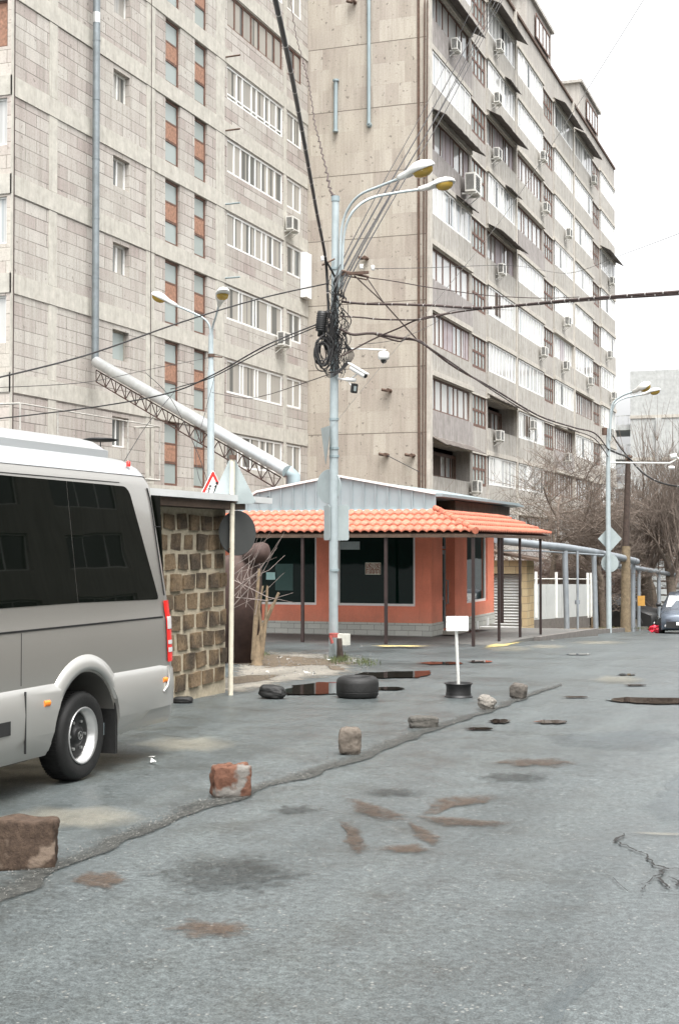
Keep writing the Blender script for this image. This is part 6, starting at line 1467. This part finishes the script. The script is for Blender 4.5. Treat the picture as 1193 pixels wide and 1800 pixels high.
# ------------------------------------------------------------------ bare trees and shrubs
def tree(label, b, h, tr, seed, lean=(0, 0), levels=5, spread=.55, up=.35, nb=(3, 5), col='twig', first=.28, droop=0, trunk_h=None, group='bare trees along the pavement', name='bare_tree', minr=.006, nshoots=0):
    r_ = random.Random(seed); t = thing(name, label, 'tree' if name != 'bare_shrub' else 'shrub', b, group); tm = MB(); cm = MB()
    def grow(p, d, L, r, lv, mb):
        n = 4 if lv < 2 else 3; pts = [p]; rs = [r]; q = p.copy(); dd = d.copy()
        for i in range(n):
            dd = (dd + Vector((r_.gauss(0, .13), r_.gauss(0, .13), r_.gauss(0, .10) + up * .10 - droop * .1))).normalized(); q = q + dd * (L / n); pts.append(q.copy()); rs.append(max(minr, r * (1 - .45 * (i + 1) / n)))
        mb.tube(pts, rs, 8 if lv == 0 else (5 if lv < 3 else 3), lv == 0, True)
        if lv >= levels: return
        k = r_.randint(*nb) + (1 if lv > 1 else 0)
        for i in range(k):
            tt = r_.uniform(.35 if lv else .45, 1.0); j = min(n - 1, int(tt * n)); s0 = pts[j].lerp(pts[j+1], tt * n - j) if tt < 1 else pts[-1]
            axis = Vector((r_.gauss(0, 1), r_.gauss(0, 1), r_.gauss(0, .4))).normalized(); nd = (dd * (1 - spread) + axis * spread * 1.1 + Vector((0, 0, up * .6 - droop))).normalized()
            grow(s0, nd, L * r_.uniform(.55, .85), max(minr, rs[j] * r_.uniform(.45, .7)), lv + 1, cm)
    th = trunk_h or h * first
    grow(b - Vector((0, 0, .1)), Vector((lean[0], lean[1], 1)).normalized(), th, tr, 0, tm)
    for i in range(nshoots):                   # long straight upright shoots of a pollarded crown
        a = r_.uniform(0, 2 * pi); s0 = b + Vector((lean[0] * th + r_.gauss(0, .35), lean[1] * th + r_.gauss(0, .35), th * r_.uniform(.7, 1.0))); L = h * r_.uniform(.35, .72); dd = Vector((cos(a) * .28, sin(a) * .28, 1)).normalized(); pts = [s0]
        for j in range(6): dd = (dd + Vector((r_.gauss(0, .05), r_.gauss(0, .05), .04))).normalized(); pts.append(pts[-1] + dd * L / 6)
        cm.tube(pts, [.035, .03, .025, .02, .015, .011, .006], 4)
        for j in range(10):
            k = r_.randint(1, 5); e_ = (dd + Vector((r_.gauss(0, .45), r_.gauss(0, .45), .2))).normalized(); cm.tube([pts[k], pts[k] + e_ * L * .14, pts[k] + e_ * L * .28 + Vector((0, 0, L * .06))], [.012, .009, .005], 3)
    obj('trunk', tm, M['bark'], t); obj('crown', cm, M[col], t); return t
def tb_(px, D): q = base(px, D); q.z += .09; return q
tree('pollarded tree with a thick leaning trunk left of the parked car', tb_(1138, 62), 9, .28, 11, (.14, .05), 5, .5, .45, (3, 4), 'twig', .38, nshoots=14)
tree('dark trunked tree directly behind the leaning one', tb_(1153, 65), 7.5, .24, 12, (.10, 0), 5, .55, .3, (3, 4), 'twig', .34)
tree('burly stemmed tree just above the parked car', tb_(1184, 60), 9.5, .26, 13, (.02, 0), 5, .5, .45, (3, 4), 'twig', .34, nshoots=14)
tree('tree rising at the very right edge behind the car', tb_(1225, 66), 9.5, .25, 14, (-.05, 0), 5, .5, .45, (3, 4), 'twig', .3, nshoots=8)
tree('forked tree with dark crossing limbs behind the right lamp pole', tb_(1060, 57), 9, .17, 15, (-.05, 0), 5, .62, .25, (3, 5), 'twig', .3)
tree('spreading tree between right lamp and wooden pole', tb_(1085, 63), 10.5, .2, 16, (.05, 0), 5, .62, .25, (4, 5), 'twig', .3)
tree('wide bare tree behind the white fence', tb_(1010, 62), 11, .18, 17, (0, 0), 5, .62, .25, (3, 4), 'bark', .32)
tree('bare tree reaching over the far end of the tiled canopy', tb_(950, 58), 11, .16, 18, (.1, 0), 5, .6, .3, (3, 4), 'twig', .35)
tree('slender tree leaning over the garage roof', tb_(905, 56), 8.5, .12, 19, (.05, 0), 5, .6, .3, (3, 4), 'twigred', .35)
for i, (px, D, h, lab) in enumerate(((945, 60, 4.6, 'reddish bramble thicket above the garage roof'), (985, 58.5, 4.4, 'reddish thicket behind the white fence, left half'), (1025, 60, 4.8, 'reddish thicket behind the white fence, right half'), (1052, 62, 4.5, 'brown thicket under the round sign'),
        (1085, 68, 5.2, 'brown thicket behind the wooden pole'), (1118, 70, 5.5, 'brown thicket between wooden pole and leaning trunk'), (1165, 72, 5.8, 'brown thicket behind the burly tree'), (1200, 74, 5.6, 'brown thicket at the right edge'), (1095, 76, 8.5, 'tall brown thicket rising between wooden pole and far building'), (1150, 77, 8.5, 'tall brown thicket below the far office building'), (1215, 78, 8.5, 'tall brown thicket at the right edge of the street'), (1045, 70, 8, 'tall thicket right against the long block'))):
    tree(lab, tb_(px, D), h, .09, 40 + i, (0, 0), 5, .75, .18, (3, 5), 'twigred' if i % 3 == 0 else 'twig', .38, group='thickets behind the fences', name='bare_shrub', minr=.007)
print('OBJECTS', len(bpy.data.objects), 'faces', sum(len(m_.polygons) for m_ in bpy.data.meshes))
